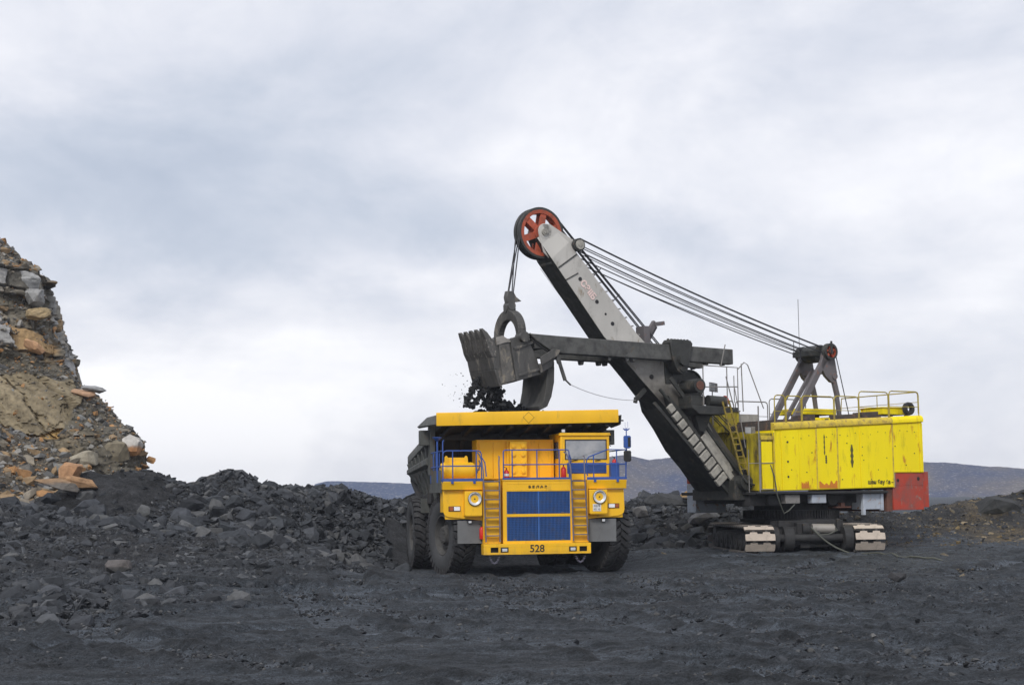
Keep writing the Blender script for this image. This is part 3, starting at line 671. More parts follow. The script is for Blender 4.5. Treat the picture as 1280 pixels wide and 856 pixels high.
def boulder(name, loc, size, tint, label, cat='rock', seed=1, rot=(0, 0, 0), sub=3, amp=.16, asp=(1, .8, .7), npt=20):
    """a large individual rock: a faceted hull, cut smaller and roughened"""
    rg = np.random.default_rng(seed); V, F = hull_shape(rg, npt, asp)
    bm = bmesh.new(); vs = [bm.verts.new(v) for v in V]; [bm.faces.new([vs[i] for i in f]) for f in F]
    bmesh.ops.subdivide_edges(bm, edges=bm.edges, cuts=sub, use_grid_fill=True)
    bm.normal_update(); P = np.array([v.co[:] for v in bm.verts])
    d = (fbm(P[:, 0] * 3 + seed, P[:, 1] * 3 + P[:, 2] * 2.3, 5, seed, .65) * 1.6 - .5 * np.maximum(0, .06 - np.abs(fbm(P[:, 0] * 1.4 + P[:, 1] + seed, P[:, 2] * 1.6, 3, seed + 3))) * 8) * amp
    for v, k in zip(bm.verts, d): v.co += v.normal * float(k)
    bmesh.ops.triangulate(bm, faces=bm.faces)
    bm.verts.index_update(); V = np.array([v.co[:] for v in bm.verts]); F = np.array([[v.index for v in f.verts] for f in bm.faces]); bm.free()
    m = np.array((Matrix.Rotation(rot[2], 3, 'Z') @ Matrix.Rotation(rot[1], 3, 'Y') @ Matrix.Rotation(rot[0], 3, 'X')))
    V = (V * np.array(size)) @ m.T
    T = np.tile(np.array(tint[0]), (len(V), 1))
    if len(tint) > 1:
        k = sst(V[:, 2] / size[2] * -1.0 + .5 * fbm(V[:, 0] * 2, V[:, 1] * 2 + V[:, 2], 3, seed), .05, .2)[:, None]; T = T * (1 - k) + np.array(tint[1]) * k
    o = raw_mesh(name, V, F, MT['rock'], T); o.location = loc; return tag(o, label, cat)
def at(a, b, d): return px(a, b, d)
boulder('sandstone_boulder', at(163, 557, 64.8), (.52, .6, .68), ((.46, .44, .41), (.48, .25, .12)), 'rounded white boulder with orange underside at the right tip of the cliff', seed=8, rot=(0, .4, .3), amp=.05, npt=40, sub=2)
boulder('sandstone_boulder', at(134, 566, 64.5), (1.05, .9, .85), ((.185, .16, .115),), 'brown boulder at the foot of the cliff beside the white one', seed=11, amp=.07, npt=40, sub=2)
boulder('sandstone_boulder', at(106, 574, 62.8), (.6, .6, .55), ((.30, .27, .21),), 'pale buff boulder low on the cliff left of the brown one', seed=12, amp=.07, npt=24)
boulder('sandstone_slab', at(116, 487, 66), (.62, .4, .24), ((.29, .295, .30),), 'pointed grey slab sticking out from the cliff edge against the sky', seed=15, rot=(0, .15, 0), amp=.05)
boulder('sandstone_slab', at(103, 490, 66), (.6, .4, .36), ((.44, .28, .18),), 'pale orange slab beside the pointed grey one on the cliff edge', seed=17, rot=(0, .2, 0), amp=.06)
boulder('sandstone_slab', at(40, 433, 66.2), (.55, .3, .42), ((.42, .25, .14),), 'orange slab leaning high on the cliff face under the grey beds', seed=19, rot=(.3, .6, 0), amp=.05)
boulder('sandstone_slab', at(24, 352, 69.3), (.85, .6, .62), ((.36, .36, .355),), 'pale grey block jutting near the top of the cliff', seed=27, rot=(0, .05, .2), amp=.22, asp=(1, .9, .9), npt=30)
boulder('sandstone_slab', at(40, 371, 68.8), (.55, .5, .5), ((.27, .27, .265),), 'mid grey block below and right of the pale grey one near the cliff top', seed=28, rot=(0, .15, .5), amp=.22, asp=(1, .9, .9), npt=24)
boulder('sandstone_slab', at(44, 392, 68.2), (.6, .5, .36), ((.34, .26, .15),), 'tan block under the two grey ones near the cliff top', seed=29, rot=(0, -.1, .5), amp=.2, asp=(1, .9, .9), npt=24)
boulder('sandstone_block', at(88, 590, 58.5), (.5, .45, .62), ((.38, .22, .12),), 'upright orange block standing on the scree beside the black coal', seed=22, amp=.07)
boulder('sandstone_slab', at(100, 604, 58), (.8, .6, .36), ((.33, .20, .11),), 'broad orange slab lying just below the upright orange block', seed=24, rot=(0, .2, .4), amp=.07)
boulder('sandstone_slab', at(70, 603, 57), (1.0, .6, .32), ((.26, .17, .10), (.12, .11, .10)), 'long brown slab tilted on the scree left of the orange block', seed=25, rot=(0, .35, .2), amp=.07)
boulder('coal_boulder', at(150, 706, 45.5), (.46, .4, .30), ((.115, .105, .102), (.07, .07, .07)), 'pinkish grey boulder with pale top in the left foreground rubble', seed=31, amp=.07)
boulder('coal_slab', at(332, 708, 54.5), (.5, .4, .20), ((.12, .125, .135),), 'pale grey slab lying at the foot of the spoil pile', seed=33, amp=.04)
boulder('coal_slab', at(181, 639, 56), (.30, .25, .34), ((.095, .098, .10),), 'light grey upright slab on the bare black patch of the pile', seed=35, rot=(0, .4, 0), amp=.05)
boulder('coal_slab', at(300, 672, 58.5), (.42, .3, .48), ((.14, .145, .14),), 'light grey upright slab in the middle of the spoil pile', seed=37, rot=(0, -.4, 0), amp=.05)
boulder('coal_boulder', at(836, 628, 75), (1.5, 1.0, .8), ((.05, .052, .055),), 'large black boulder topping the heap between the truck and the boom', seed=39, amp=.10)
boulder('sandstone_block', at(858, 619, 74.5), (.42, .4, .36), ((.34, .21, .08), (.14, .12, .10)), 'lone orange brown block on the heap just left of the shovel', seed=41, amp=.06)
boulder('coal_boulder', at(798, 639, 71), (.42, .4, .45), ((.20, .195, .19),), 'pale grey boulder on the heap just right of the truck', seed=43, amp=.07)
boulder('coal_slab', at(876, 644, 72.5), (.85, .6, .45), ((.10, .10, .105),), 'broad grey slab leaning behind the shovel crawler', seed=45, rot=(0, -.3, 0), amp=.05)
boulder('coal_boulder', at(1240, 634, 78), (1.35, 1.2, .85), ((.035, .036, .036), (.045, .045, .04)), 'rounded black boulder on the mound right of the shovel', seed=47, amp=.06, asp=(1, .95, .8))
boulder('coal_block', (11.72, 47.6, float(H(np.array([11.72]), np.array([47.6]))[0]) + .20), (.34, .26, .24), ((.045, .045, .048),), 'square black wooden block standing alone on the flat ground right of the shovel', seed=49, amp=.04, rot=(0, .05, .3))  # dark wooden block, built from the boulder hull

# ------------------------------------------------------------------ haze
def build_haze():
    x0, x1, y0, y1, z0, z1 = -1500, 1500, -40, 1300, -3, 31
    mb = MB(); mb.box(x0, x1, y0, y1, z0, z1)
    m = bpy.data.materials.new('haze_air'); m.use_nodes = True; N = m.node_tree.nodes; N.clear()
    o = N.new('ShaderNodeOutputMaterial'); v = N.new('ShaderNodeVolumePrincipled')
    v.inputs['Color'].default_value = (.80, .87, 1, 1); v.inputs['Density'].default_value = HAZE; v.inputs['Anisotropy'].default_value = .2
    m.node_tree.links.new(v.outputs[0], o.inputs['Volume'])
    ob = mb.obj('haze', m); tag(ob, 'pale blue haze hanging in the air over the pit', 'haze', kind='stuff')
HAZE = 0.00032
USE_HAZE = True
if USE_HAZE: build_haze()

# ------------------------------------------------------------------ dump truck (x to the right of the photo, y to the back, z up; metres)
TR = empty('dump_truck', (1.10, 55, 0), R(11), 'yellow mining dump truck numbered 528 with blue radiator grilles, facing the camera under the bucket', 'dump truck')
CX = -.27
def tyre_shape():
    b = MB(); Ro, w = 1.37, .43
    b.mat(1).lathe([(.74, -w * .80), (.80, -w * .92), (1.0, -w), (1.18, -w * .98), (Ro - .07, -w * .86)], n=56)
    b.lathe([(.74, w * .80), (.80, w * .92), (1.0, w), (1.18, w * .98), (Ro - .07, w * .86)], n=56)
    b.mat(0).lathe([(Ro - .07, -w * .86), (Ro, -w * .74), (Ro + .01, 0), (Ro, w * .74), (Ro - .07, w * .86)], n=56)
    nl = 34
    for i in range(nl):
        for sd_ in (-1, 1):
            a0 = 2 * math.pi * (i + (.5 if sd_ > 0 else 0)) / nl; da = 2 * math.pi / nl * .36
            def P(r, t, a): return (t * sd_, r * math.cos(a), r * math.sin(a))
            sk = .07
            # lug: wide shoulder block running in to the centre line with a kink
            L = [(w * .97, 0, 1.0), (w * .55, sk * .3, 1.0), (w * .22, sk * 1.4, .9), (w * .02, sk * 1.9, .7)]
            top = []; bot = []
            for t, k, q in L:
                r1 = Ro + (.085 if t < w * .9 else .045)
                top += [P(r1, t, a0 + k - da * q), P(r1, t, a0 + k + da * q)]; bot += [P(Ro - .03 if t < w * .9 else Ro - .17, t, a0 + k - da * q), P(Ro - .03 if t < w * .9 else Ro - .17, t, a0 + k + da * q)]
            n = len(L); vs = top + bot; fs = []
            for j in range(n - 1):
                a, c = 2 * j, 2 * j + 2; fs += [(a, a + 1, c + 1, c), (a + 2 * n, c + 2 * n, c + 1 + 2 * n, a + 1 + 2 * n), (a, c, c + 2 * n, a + 2 * n), (a + 1, a + 1 + 2 * n, c + 1 + 2 * n, c + 1)]
            fs += [(0, 2 * n, 2 * n + 1, 1), (2 * n - 2, 2 * n - 1, 4 * n - 1, 4 * n - 2)]
            b.add(vs, fs)
    return b
def rim_shape():
    b = MB(); w = .43
    b.lathe([(.76, -w * .80), (.70, -w * .84), (.66, -w * .6), (.62, -.08), (.40, -.06), (.36, -.20), (.30, -.34), (.12, -.36), (.0, -.36)], n=36)
    b.lathe([(.76, w * .80), (.70, w * .84), (.62, .1), (.0, .1)], n=36)
    for i in range(16):
        a = 2 * math.pi * i / 16; b.cyl((-.07, .5 * math.cos(a), .5 * math.sin(a)), (-.12, .5 * math.cos(a), .5 * math.sin(a)), .035, n=6)
    for i in range(10):
        a = 2 * math.pi * i / 10; b.cyl((-.34, .22 * math.cos(a), .22 * math.sin(a)), (-.38, .22 * math.cos(a), .22 * math.sin(a)), .025, n=6)
    return b
def build_wheels():
    proto = bpy.data.objects.new('wheel', None); col.objects.link(proto); proto.parent = TR
    t = tyre_shape().obj('tyre', [MT['tyre'], MT['sidewall']], proto); r = rim_shape().obj('rim', MT['rim'], proto)
    proto.location = (-3.06, 2.0, 1.42); proto.rotation_euler = (R(20), 0, R(13))
    for loc, rz in (((2.62, 2.0, 1.42), R(13) + math.pi), ((CX - 3.18, 7.4, 1.42), 0), ((CX - 2.12, 7.4, 1.42), 0), ((CX + 2.12, 7.4, 1.42), math.pi), ((CX + 3.18, 7.4, 1.42), math.pi)):
        copy_part(proto, TR, loc, (R(random.uniform(0, 10)), 0, rz))
build_wheels()

def build_chassis():
    b = MB()
    for s in (-1, 1):
        b.box(CX + s * .62 - .16, CX + s * .62 + .16, .45, 10.2, 1.15, 1.75)
        b.cyl((CX + s * 1.55, 2.0, 1.42), (CX + s * 2.5, 2.0, 1.42), .34, n=18)
        b.tube([(CX + s * 1.45, 2.1, 1.3), (CX + s * 1.45, 2.1, 2.7)], .17, 12)
    b.box(CX - 1.5, CX + 1.5, 1.8, 2.3, .95, 1.35)
    b.box(CX - .9, CX + .9, .5, 1.7, 1.05, 1.5)
    b.cyl((CX - 2.6, 7.4, 1.42), (CX + 2.6, 7.4, 1.42), .55, n=20)
    b.lathe([(.0, -.9), (.5, -.7), (.8, -.2), (.8, .3), (.5, .8), (0, .9)], (CX, 7.3, 1.42), 20, 'y')
    b.obj('chassis', MT['dark'], TR, .01)
    b = MB(); b.box(CX + 1.2, CX + 2.3, 4.2, 5.7, 1.0, 2.2); b.cyl((CX - 1.75, 4.0, 1.6), (CX - 1.75, 5.7, 1.6), .55, n=20)
    b.obj('fuel_tank', MT['dark'], TR, .02)
build_chassis()

def build_bumper():
    x0, x1, z0, z1 = -2.21, 1.67, .755, 1.13
    b = MB(); holes = [(-1.96, -1.68), (1.25, 1.53)]; lamps = [(-1.60, -1.32), (.87, 1.15)]; hz0, hz1 = .83, 1.01
    # front plate with the four openings
    xs = [x0] + [v for h in sorted(holes + lamps) for v in h] + [x1]
    b.box(x0, x1, 0, .06, z0, hz0); b.box(x0, x1, 0, .06, hz1, z1)
    for i in range(0, len(xs), 2): b.box(xs[i], xs[i + 1], 0, .06, hz0, hz1)
    b.box(x0, x1, .06, .5, z1 - .03, z1); b.box(x0, x1, .06, .5, z0, z0 + .03)
    b.box(x0, x0 + .03, .06, .5, z0 + .03, z1 - .03); b.box(x1 - .03, x1, .06, .5, z0 + .03, z1 - .03)
    bp = b.obj('bumper', MT['truck'], TR, .008)
    for a, c in holes + lamps:
        b = MB(); b.box(a - .02, c + .02, .16, .2, hz0 - .02, hz1 + .02)
        b.box(a - .02, c + .02, .0601, .16, hz1, hz1 + .03); b.box(a - .02, c + .02, .0601, .16, hz0 - .03, hz0); b.box(a - .03, a, .0601, .16, hz0, hz1); b.box(c, c + .03, .0601, .16, hz0, hz1)
        b.obj('bumper_recess', MT['black'], bp)
    for a, c in lamps:
        b = MB(); b.mat(0).box(a + .015, c - .015, -.012, .10, hz0 + .012, hz1 - .012); b.mat(1).box(a + .05, c - .05, -.022, -.012, hz0 + .04, hz1 - .04)
        b.obj('fog_lamp', [MT['black'], MT['lens']], bp, .008)
    text('fleet_number', '528', .36, MT['mark'], bp, (-.29, -.004, .945), (R(90), 0, 0), .003, .006)
    for xa, xb in ((-2.0, -1.62), (1.1, 1.5)):
        b = MB(); n = 13
        for i in range(n):
            u = i / (n - 1); x = xa + (xb - xa) * u; z = .75 - .30 * (1 - (2 * u - 1) ** 2)
            lp = [(x + .035 * math.cos(t_), .1 + (.022 * math.sin(t_) if i % 2 else 0), z + (0 if i % 2 else .022 * math.sin(t_)) ) for t_ in np.linspace(0, 2 * math.pi, 9)]
            b.tube(lp, .011, 5)
        b.obj('tow_chain', MT['ladder'], bp)
build_bumper()

def build_front():
    # hood with radiator openings
    b = MB(); x0, x1, z0, z1 = -1.46, 1.08, 1.13, 3.345; gx0, gx1 = -1.32, .99
    zb = [(z0, 1.22), (2.07, 2.17), (2.97, z1)]
    b.box(x0, x1, .34, 1.9, z0, z1 - .002); 
    for a, c in zb: b.box(gx0, gx1, .27, .34, a, c)
    b.box(x0, gx0, .27, .34, z0, z1); b.box(gx1, x1, .27, .34, z0, z1)
    b.box(x0 - .02, x1 + .02, .25, 1.92, z1, z1 + .035)
    for zz in (3.235, 3.01): b.box(gx0 + .02, gx1 - .02, .262, .27, zz, zz + .018)
    for i in range(9):
        x = gx0 + .12 + i * (gx1 - gx0 - .24) / 8
        for zz in (1.175, 2.12, 2.99): b.cyl((x, .27, zz), (x, .26, zz), .014, n=6)
    hood = b.obj('hood', MT['truck'], TR, .006)
    for k, (za, zc) in enumerate(((2.17, 2.97), (1.22, 2.07))):
        b = MB(); b.mat(1).box(gx0 + .003, gx1 - .003, .325, .338, za + .003, zc - .003)
        b.mat(0); n = 46
        for i in range(n):
            x = gx0 + .03 + (gx1 - gx0 - .06) * i / (n - 1)
            if abs(x - (gx0 + gx1) / 2) > .04: b.box(x - .010, x + .010, .285, .322, za + .004, zc - .004)
        nh = 14
        for i in range(nh):
            z = za + .03 + (zc - za - .06) * i / (nh - 1); b.box(gx0 + .004, gx1 - .004, .274, .284, z - .006, z + .006)
        b.box((gx0 + gx1) / 2 - .035, (gx0 + gx1) / 2 + .035, .266, .3, za + .004, zc - .004)
        b.box(gx0 + .004, gx0 + .03, .27, .3, za + .004, zc - .004); b.box(gx1 - .03, gx1 - .004, .27, .3, za + .004, zc - .004)
        for x in (gx0 + .28, gx1 - .28): b.mat(2).box(x - .05, x + .05, .258, .266, za + .03, za + .06)
        b.obj('radiator_grille', [MT['bluegrid'], MT['bluedark'], MT['ladder']], TR)
    text('badge', 'Б Е Л А З', .115, MT['mark'], hood, (-.19, .258, 3.125), (R(90), 0, 0), .006, .004).scale = (1.35, 1, 1)
    # side pieces of the hood beside the ladders
    for xa, xb in ((-2.14, -1.56), (1.08, 1.62)):
        b = MB(); b.hexa([(xa, .30, 1.14), (xb, .30, 1.14), (xb, .38, 1.14), (xa, .38, 1.14)], [(xa, .46, 3.30), (xb, .46, 3.30), (xb, .54, 3.30), (xa, .54, 3.30)])
        b.box(xa - .03, xa, .22, .6, 1.14, 3.34); b.box(xb, xb + .02, .22, .6, 1.14, 3.34)
        b.obj('ladder_backing', MT['truck'], TR, .005)
    for (xb0, xt0, xb1, xt1) in ((-2.10, -2.17, -1.60, -1.60), (1.06, 1.02, 1.60, 1.52)):
        b = MB()
        for xb_, xt_, sgn in ((xb0, xt0, -1), (xb1, xt1, 1)):
            b.tube([(xb_, .12, 1.2), (xb_ * .5 + xt_ * .5, .13, 2.3), (xt_, .16, 3.35), (xt_, .20, 3.7), (xt_ - .03, .30, 4.05), (xt_ - .09, .45, 4.28), (xt_ - .12, .75, 4.38)] if sgn < 0 else
                   [(xb_, .12, 1.2), (xb_ * .5 + xt_ * .5, .13, 2.3), (xt_, .16, 3.4), (xt_ + .0, .22, 4.0), (xt_ + .04, .36, 4.2), (xt_ + .05, .5, 4.22)], .026, 8)
        for i in range(7):
            z = 1.42 + i * .318; u = (z - 1.2) / 2.15
            b.box(xb0 + (xt0 - xb0) * u, xb1 + (xt1 - xb1) * u, .09 + .03 * u, .24 + .03 * u, z - .02, z + .02)
        b.obj('ladder', MT['ladder'], TR, .004)
build_front()

def build_decks():
    for x0, x1, zt in ((-3.60, -2.18, 3.34), (1.64, 3.10, 3.36)):
        b = MB(); b.hexa([(x0, .34, 3.04), (x1, .34, 3.04), (x1, 3.3, 3.22), (x0, 3.3, 3.22)], [(x0, .26, zt), (x1, .26, zt), (x1, 3.3, zt), (x0, 3.3, zt)])
        b.obj('deck', MT['truck'], TR, .012)
        b = MB(); b.box(x0 - .01, x1 + .01, .27, .31, zt + .002, zt + .10)
        if x0 < 0: b.box(x0 - .01, x0 + .03, .31, 3.3, zt + .002, zt + .10)
        else: b.box(x1 - .03, x1 + .01, .31, 3.3, zt + .002, zt + .10)
        for x in ((x0 + .33, x0 + 1.12) if x0 < 0 else (x0 + .28, x0 + 1.12)): b.box(x - .045, x + .045, .235, .27, zt - .08, zt + .10)
        b.obj('kick_plate', MT['blue'], TR, .004)
    b = MB(); b.box(-1.46, 1.07, .28, .32, 3.385, 3.46); b.obj('kick_plate', MT['blue'], TR, .004)
    # dark underside structure beside the left deck
    b = MB(); b.box(-3.66, -3.60, .6, 3.3, 2.95, 3.28)
    for i in range(5): b.box(-3.68, -3.60, .7 + i * .5, .76 + i * .5, 3.28, 3.75)
    b.obj('deck_side_frame', MT['body'], TR)
    r_ = .022
    def rail(name, runs, m='blue'):
        b = MB()
        for r in runs: b.tube(r, r_, 6)
        b.obj(name, MT[m], TR)
    def U(x0, x1, y, z0, z1, rad=.12):
        return [(x0, y, z0), (x0, y, z1 - rad), (x0 + rad * .3, y, z1 - rad * .3), (x0 + rad, y, z1), (x1 - rad, y, z1), (x1 - rad * .3, y, z1 - rad * .3), (x1, y, z1 - rad), (x1, y, z0)]
    rail('handrail', [U(-3.60, -2.22, .28, 3.36, 4.42), [(-3.6, .28, 3.88), (-2.22, .28, 3.88)], [(-3.25, .28, 3.36), (-3.25, .28, 4.42)], [(-2.4, .28, 3.36), (-2.4, .28, 4.42)],
                      [(-2.22, .28, 4.2), (-2.10, .26, 4.0), (-2.05, .24, 3.5)], [(-3.6, .3, 3.3), (-3.6, .3, 4.75), (-3.56, .3, 4.8)]])
    rail('handrail', [[(-3.62, .28, 4.42), (-3.62, 3.2, 4.42)], [(-3.62, .28, 3.88), (-3.62, 3.2, 3.88)]] + [[(-3.62, y, 3.3), (-3.62, y, 4.42)] for y in (1.0, 1.8, 2.5, 3.2)])
    rail('handrail', [U(-1.42, .98, .30, 3.42, 4.44, .07), [(-1.42, .3, 3.92), (.98, .3, 3.92)]] + [[(x, .3, 3.42), (x, .3, 4.44)] for x in (-1.10, -.20, .62)] + [[(.98, .3, 4.3), (1.06, .34, 4.1), (1.06, .5, 3.45)]])
    rail('handrail', [[(1.66, .28, 3.5), (1.62, .28, 3.6), (1.62, .28, 4.05), (1.70, .28, 4.18), (2.40, .28, 4.44), (3.08, .28, 4.44), (3.08, .28, 3.4)], [(1.62, .28, 3.90), (3.08, .28, 3.92)],
                      [(1.88, .28, 3.4), (1.88, .28, 4.25)], [(2.74, .28, 3.4), (2.74, .28, 4.44)], [(3.08, .28, 4.44), (3.09, 3.0, 4.44)], [(3.08, .28, 3.92), (3.09, 3.0, 3.92)], [(3.09, 1.6, 3.4), (3.09, 1.6, 4.44)]])
    # fenders, lamp boxes, flaps
    for s, poly in ((-1, [(-3.58, 3.03), (-3.55, 2.22), (-3.50, 2.13), (-3.40, 2.09), (-2.15, 1.95), (-2.15, 3.03)]), (1, [(1.64, 3.03), (1.64, 1.96), (2.80, 2.06), (2.95, 2.10), (3.03, 2.18), (3.06, 2.30), (3.04, 3.03)])):
        b = MB(); b.prism(poly, 'y', .48, .53)
        xe = -3.57 if s < 0 else 3.03; b.box(min(xe, xe - s * .05), max(xe, xe - s * .05), .531, 1.2, 2.25, 3.03)
        b.prism([(.531, 2.0), (1.3, 2.95), (1.3, 3.0), (.531, 2.1)], 'x', min(-2.2, -3.5) if s < 0 else 1.7, -2.2 if s < 0 else 3.0)
        fd = b.obj('fender', MT['truck'], TR, .012)
        hx0, hx1, hz0, hz1 = (-2.84, -2.22, 2.13, 2.99) if s < 0 else (1.68, 2.34, 2.15, 3.01)
        b = MB(); b.box(hx0, hx1, .16, .479, hz0, hz1); b.box(hx0 + .03, hx1 - .03, .18, .479, hz0 - .03, hz0)
        b.obj('lamp_box', MT['truck'], fd, .012)
        cx, cz = (-2.49, 2.72) if s < 0 else (2.05, 2.75)
        b = MB(); b.mat(0).lathe([(.235, .02), (.25, -.03), (.225, -.05), (.205, -.03)], (cx, .145, cz), 32, 'y'); b.mat(1).lathe([(.205, -.03), (.17, .0), (.10, .035), (.03, .05), (0, .05)], (cx, .145, cz), 32, 'y')
        b.mat(0).cyl((cx, .14, cz), (cx, .19, cz), .025, n=10); b.mat(2).lathe([(.232, -.045), (.218, -.062), (.2, -.045)], (cx, .145, cz), 32, 'y')
        b.obj('headlight', [MT['black'], MT['chrome'], MT['lens']], fd)
        tx0, tx1, tz0, tz1 = (-3.38, -2.95, 2.29, 2.47) if s < 0 else (2.44, 2.86, 2.34, 2.51)
        b = MB(); b.mat(0).box(tx0, tx1, .462, .479, tz0, tz1); m_ = tx0 + .17 if s < 0 else tx1 - .15
        la, lc = (m_ + .02, tx1 - .02) if s < 0 else (tx0 + .02, m_ - .02); aa, ac = (tx0 + .03, m_) if s < 0 else (m_, tx1 - .02)
        b.mat(1).box(la, lc, .435, .461, tz0 + .02, tz1 - .02); b.mat(2).box(aa, ac, .445, .461, tz0 + .02, tz1 - .02)
        b.obj('turn_lamp', [MT['black'], MT['lens'], MT['amber']], fd, .006)
        fx0, fx1 = (-3.06, -2.12) if s < 0 else (1.72, 2.74)
        b = MB(); b.box(fx0, fx1, .50, .52, 1.15, 1.96); b.obj('mud_flap', MT['grey'], TR)
        lx = -2.62 if s < 0 else 2.25
        b = MB(); b.mat(0).box(lx - .07, lx + .07, .42, .49, 1.86, 1.96); b.mat(1).box(lx - .055, lx + .055, .41, .42, 1.87, 1.95); b.obj('work_lamp', [MT['black'], MT['lens']], TR, .005)
    b = MB(); b.box(1.80, 2.10, .146, .158, 2.24, 2.50); pl = b.obj('number_plate', MT['white'], TR)
    text('plate_writing', '4278', .115, MT['mark'], pl, (1.95, .143, 2.43), (R(90), 0, 0), .001); text('plate_writing', 'КЕ  42', .085, MT['mark'], pl, (1.95, .143, 2.305), (R(90), 0, 0), .001)
    # extinguishers and deck gear
    def ext(x, y, z, r=.085, h=.36, white=False):
        b = MB(); b.mat(0).lathe([(0, 0), (r * .9, 0), (r, .02), (r, h * .8), (r * .6, h * .93), (r * .25, h)], (x, y, z), 16, 'z'); b.mat(1).cyl((x, y, z + h), (x, y, z + h + .06), .02, n=6)
        b.mat(1).tube([(x, y, z + h + .06), (x - .10, y, z + h + .10)], .012, 5); b.mat(2).lathe([(r + .004, h * .35), (r + .004, h * .6)], (x, y, z), 16, 'z') if white else None
        b.obj('fire_extinguisher', [MT['red'], MT['black'], MT['white']], TR)
    ext(-1.27, .52, 3.39, .095, .36, True); ext(.82, .5, 3.39, .10, .46); ext(-2.20, .44, 1.30, .085, .44); ext(2.82, .9, 3.72, .085, .40)
    b = MB(); b.box(2.66, 2.98, .8, 1.1, 3.37, 3.98); b.obj('deck_locker', MT['blue'], TR, .02)
build_decks()

def build_upper():
    # air tank on the left deck
    b = MB(); b.lathe([(0, -.66), (.16, -.645), (.27, -.60), (.305, -.52), (.305, .52), (.27, .60), (.16, .645), (0, .66)], (-2.97, 1.0, 3.72), 28, 'x')
    b.lathe([(.308, -.5), (.315, -.48), (.308, -.46)], (-2.97, 1.0, 3.72), 28, 'x'); b.lathe([(.308, .46), (.315, .48), (.308, .5)], (-2.97, 1.0, 3.72), 28, 'x')
    tk = b.obj('air_tank', MT['truck'], TR)
    b = MB(); b.box(-3.42, -2.62, 1.0, 1.06, 4.02, 4.20)
    for x in (-3.38, -2.66): b.prism([(x - .07, 4.0), (x + .07, 4.0), (x + .055, 4.22), (x, 4.27), (x - .055, 4.22)], 'y', .93, .99)
    b.box(-3.3, -3.2, .8, 1.2, 3.37, 3.46); b.box(-2.75, -2.65, .8, 1.2, 3.37, 3.46)
    b.obj('tank_bracket', MT['truck'], tk, .006)
    b = MB(); b.tube([(-2.30, 1.0, 3.7), (-2.2, .95, 3.75), (-2.16, .9, 3.98), (-2.2, .9, 4.1)], .03, 8); b.cyl((-2.32, 1, 3.72), (-2.24, 1, 3.72), .09, n=12); b.obj('air_valve', MT['ladder'], tk)
    # control cabinet
    b = MB(); b.box(-2.06, .74, 2.0, 3.0, 3.40, 4.83); b.box(-2.10, .78, 1.96, 3.0, 4.83, 4.87); b.box(-2.10, -2.06, 1.96, 3.0, 3.4, 4.83); b.box(.74, .78, 1.96, 3, 3.4, 4.83)
    cab = b.obj('control_cabinet', MT['truckorange'], TR, .008)
    for x0, x1 in ((-2.0, -1.50), (-1.48, -.98), (-.26, .22), (.24, .70)):
        b = MB(); b.box(x0, x1, 1.965, 1.999, 3.44, 4.76)
        for z in (3.6, 4.12, 4.64): b.cyl((x0 + .07, 1.965, z), (x0 + .07, 1.95, z), .02, n=8); b.cyl((x1 - .06, 1.965, z - .05), (x1 - .06, 1.95, z - .05), .015, n=8)
        b.obj('cabinet_door', MT['truckorange'], cab, .006)
    b = MB(); b.box(-.92, -.30, 1.62, 1.999, 3.52, 4.80); b.box(-1.0, -.92, 1.85, 1.999, 3.42, 4.80)
    for i in range(4):
        for x in (-.80, -.44):
            b.cyl((x, 1.62, 3.70 + i * .31), (x, 1.57, 3.70 + i * .31), .085, n=20); b.cyl((x, 1.57, 3.70 + i * .31), (x, 1.55, 3.70 + i * .31), .06, n=20)
    b.obj('resistor_block', MT['truck'], cab, .006)
    # cab
    x0, x1, y0, y1, z0, z1 = .86, 2.70, 1.15, 2.95, 3.37, 5.06
    wx0, wx1, wz0, wz1 = 1.03, 2.60, 4.10, 4.84
    b = MB()
    b.box(x0, x1, y0, y0 + .05, z0, wz0); b.box(x0, x1, y0, y0 + .05, wz1, z1 - .08); b.box(x0, wx0, y0, y0 + .05, wz0, wz1); b.box(wx1, x1, y0, y0 + .05, wz0, wz1)
    b.box(x0, x0 + .05, y0 + .05, y1, z0, 4.15); b.box(x0, x0 + .05, y0 + .05, y1, 4.78, z1 - .08); b.box(x0, x0 + .05, y0 + .05, y0 + .32, 4.15, 4.78); b.box(x0, x0 + .05, y1 - .6, y1, 4.15, 4.78)
    b.box(x1 - .05, x1, y0 + .05, y1, z0, z1 - .08); b.box(x0 + .05, x1 - .05, y1 - .05, y1, z0, z1 - .08)
    b.prism([(x0 - .05, z1 - .08), (x1 + .05, z1 - .08), (x1 + .02, z1 + .02), (x0 - .02, z1 + .02)], 'y', y0 - .06, y1 + .02)
    b.box(x0 + .02, x0 + .08, y0 - .02, y0, z0, z1 - .08); b.box(x1 - .08, x1 - .02, y0 - .02, y0, z0, z1 - .08)
    cb = b.obj('cab', MT['truck'], TR, .012)
    b = MB(); b.box(wx0 + .02, wx1 - .02, y0 + .012, y0 + .03, wz0 + .02, wz1 - .02); b.obj('windshield', MT['glass'], cb)
    b = MB()
    for a in ((wx0, wx1, wz0, wz0 + .03), (wx0, wx1, wz1 - .03, wz1), (wx0, wx0 + .03, wz0 + .03, wz1 - .03), (wx1 - .03, wx1, wz0 + .03, wz1 - .03)): b.box(a[0], a[1], y0 - .012, y0 + .02, a[2], a[3])
    b.tube([(1.5, y0 - .03, 4.10), (1.28, y0 - .03, 4.055), (1.2, y0 - .03, 4.04)], .014, 5); b.tube([(2.35, y0 - .03, 4.09), (2.15, y0 - .03, 4.06)], .014, 5)
    b.obj('window_seal', MT['black'], cb)
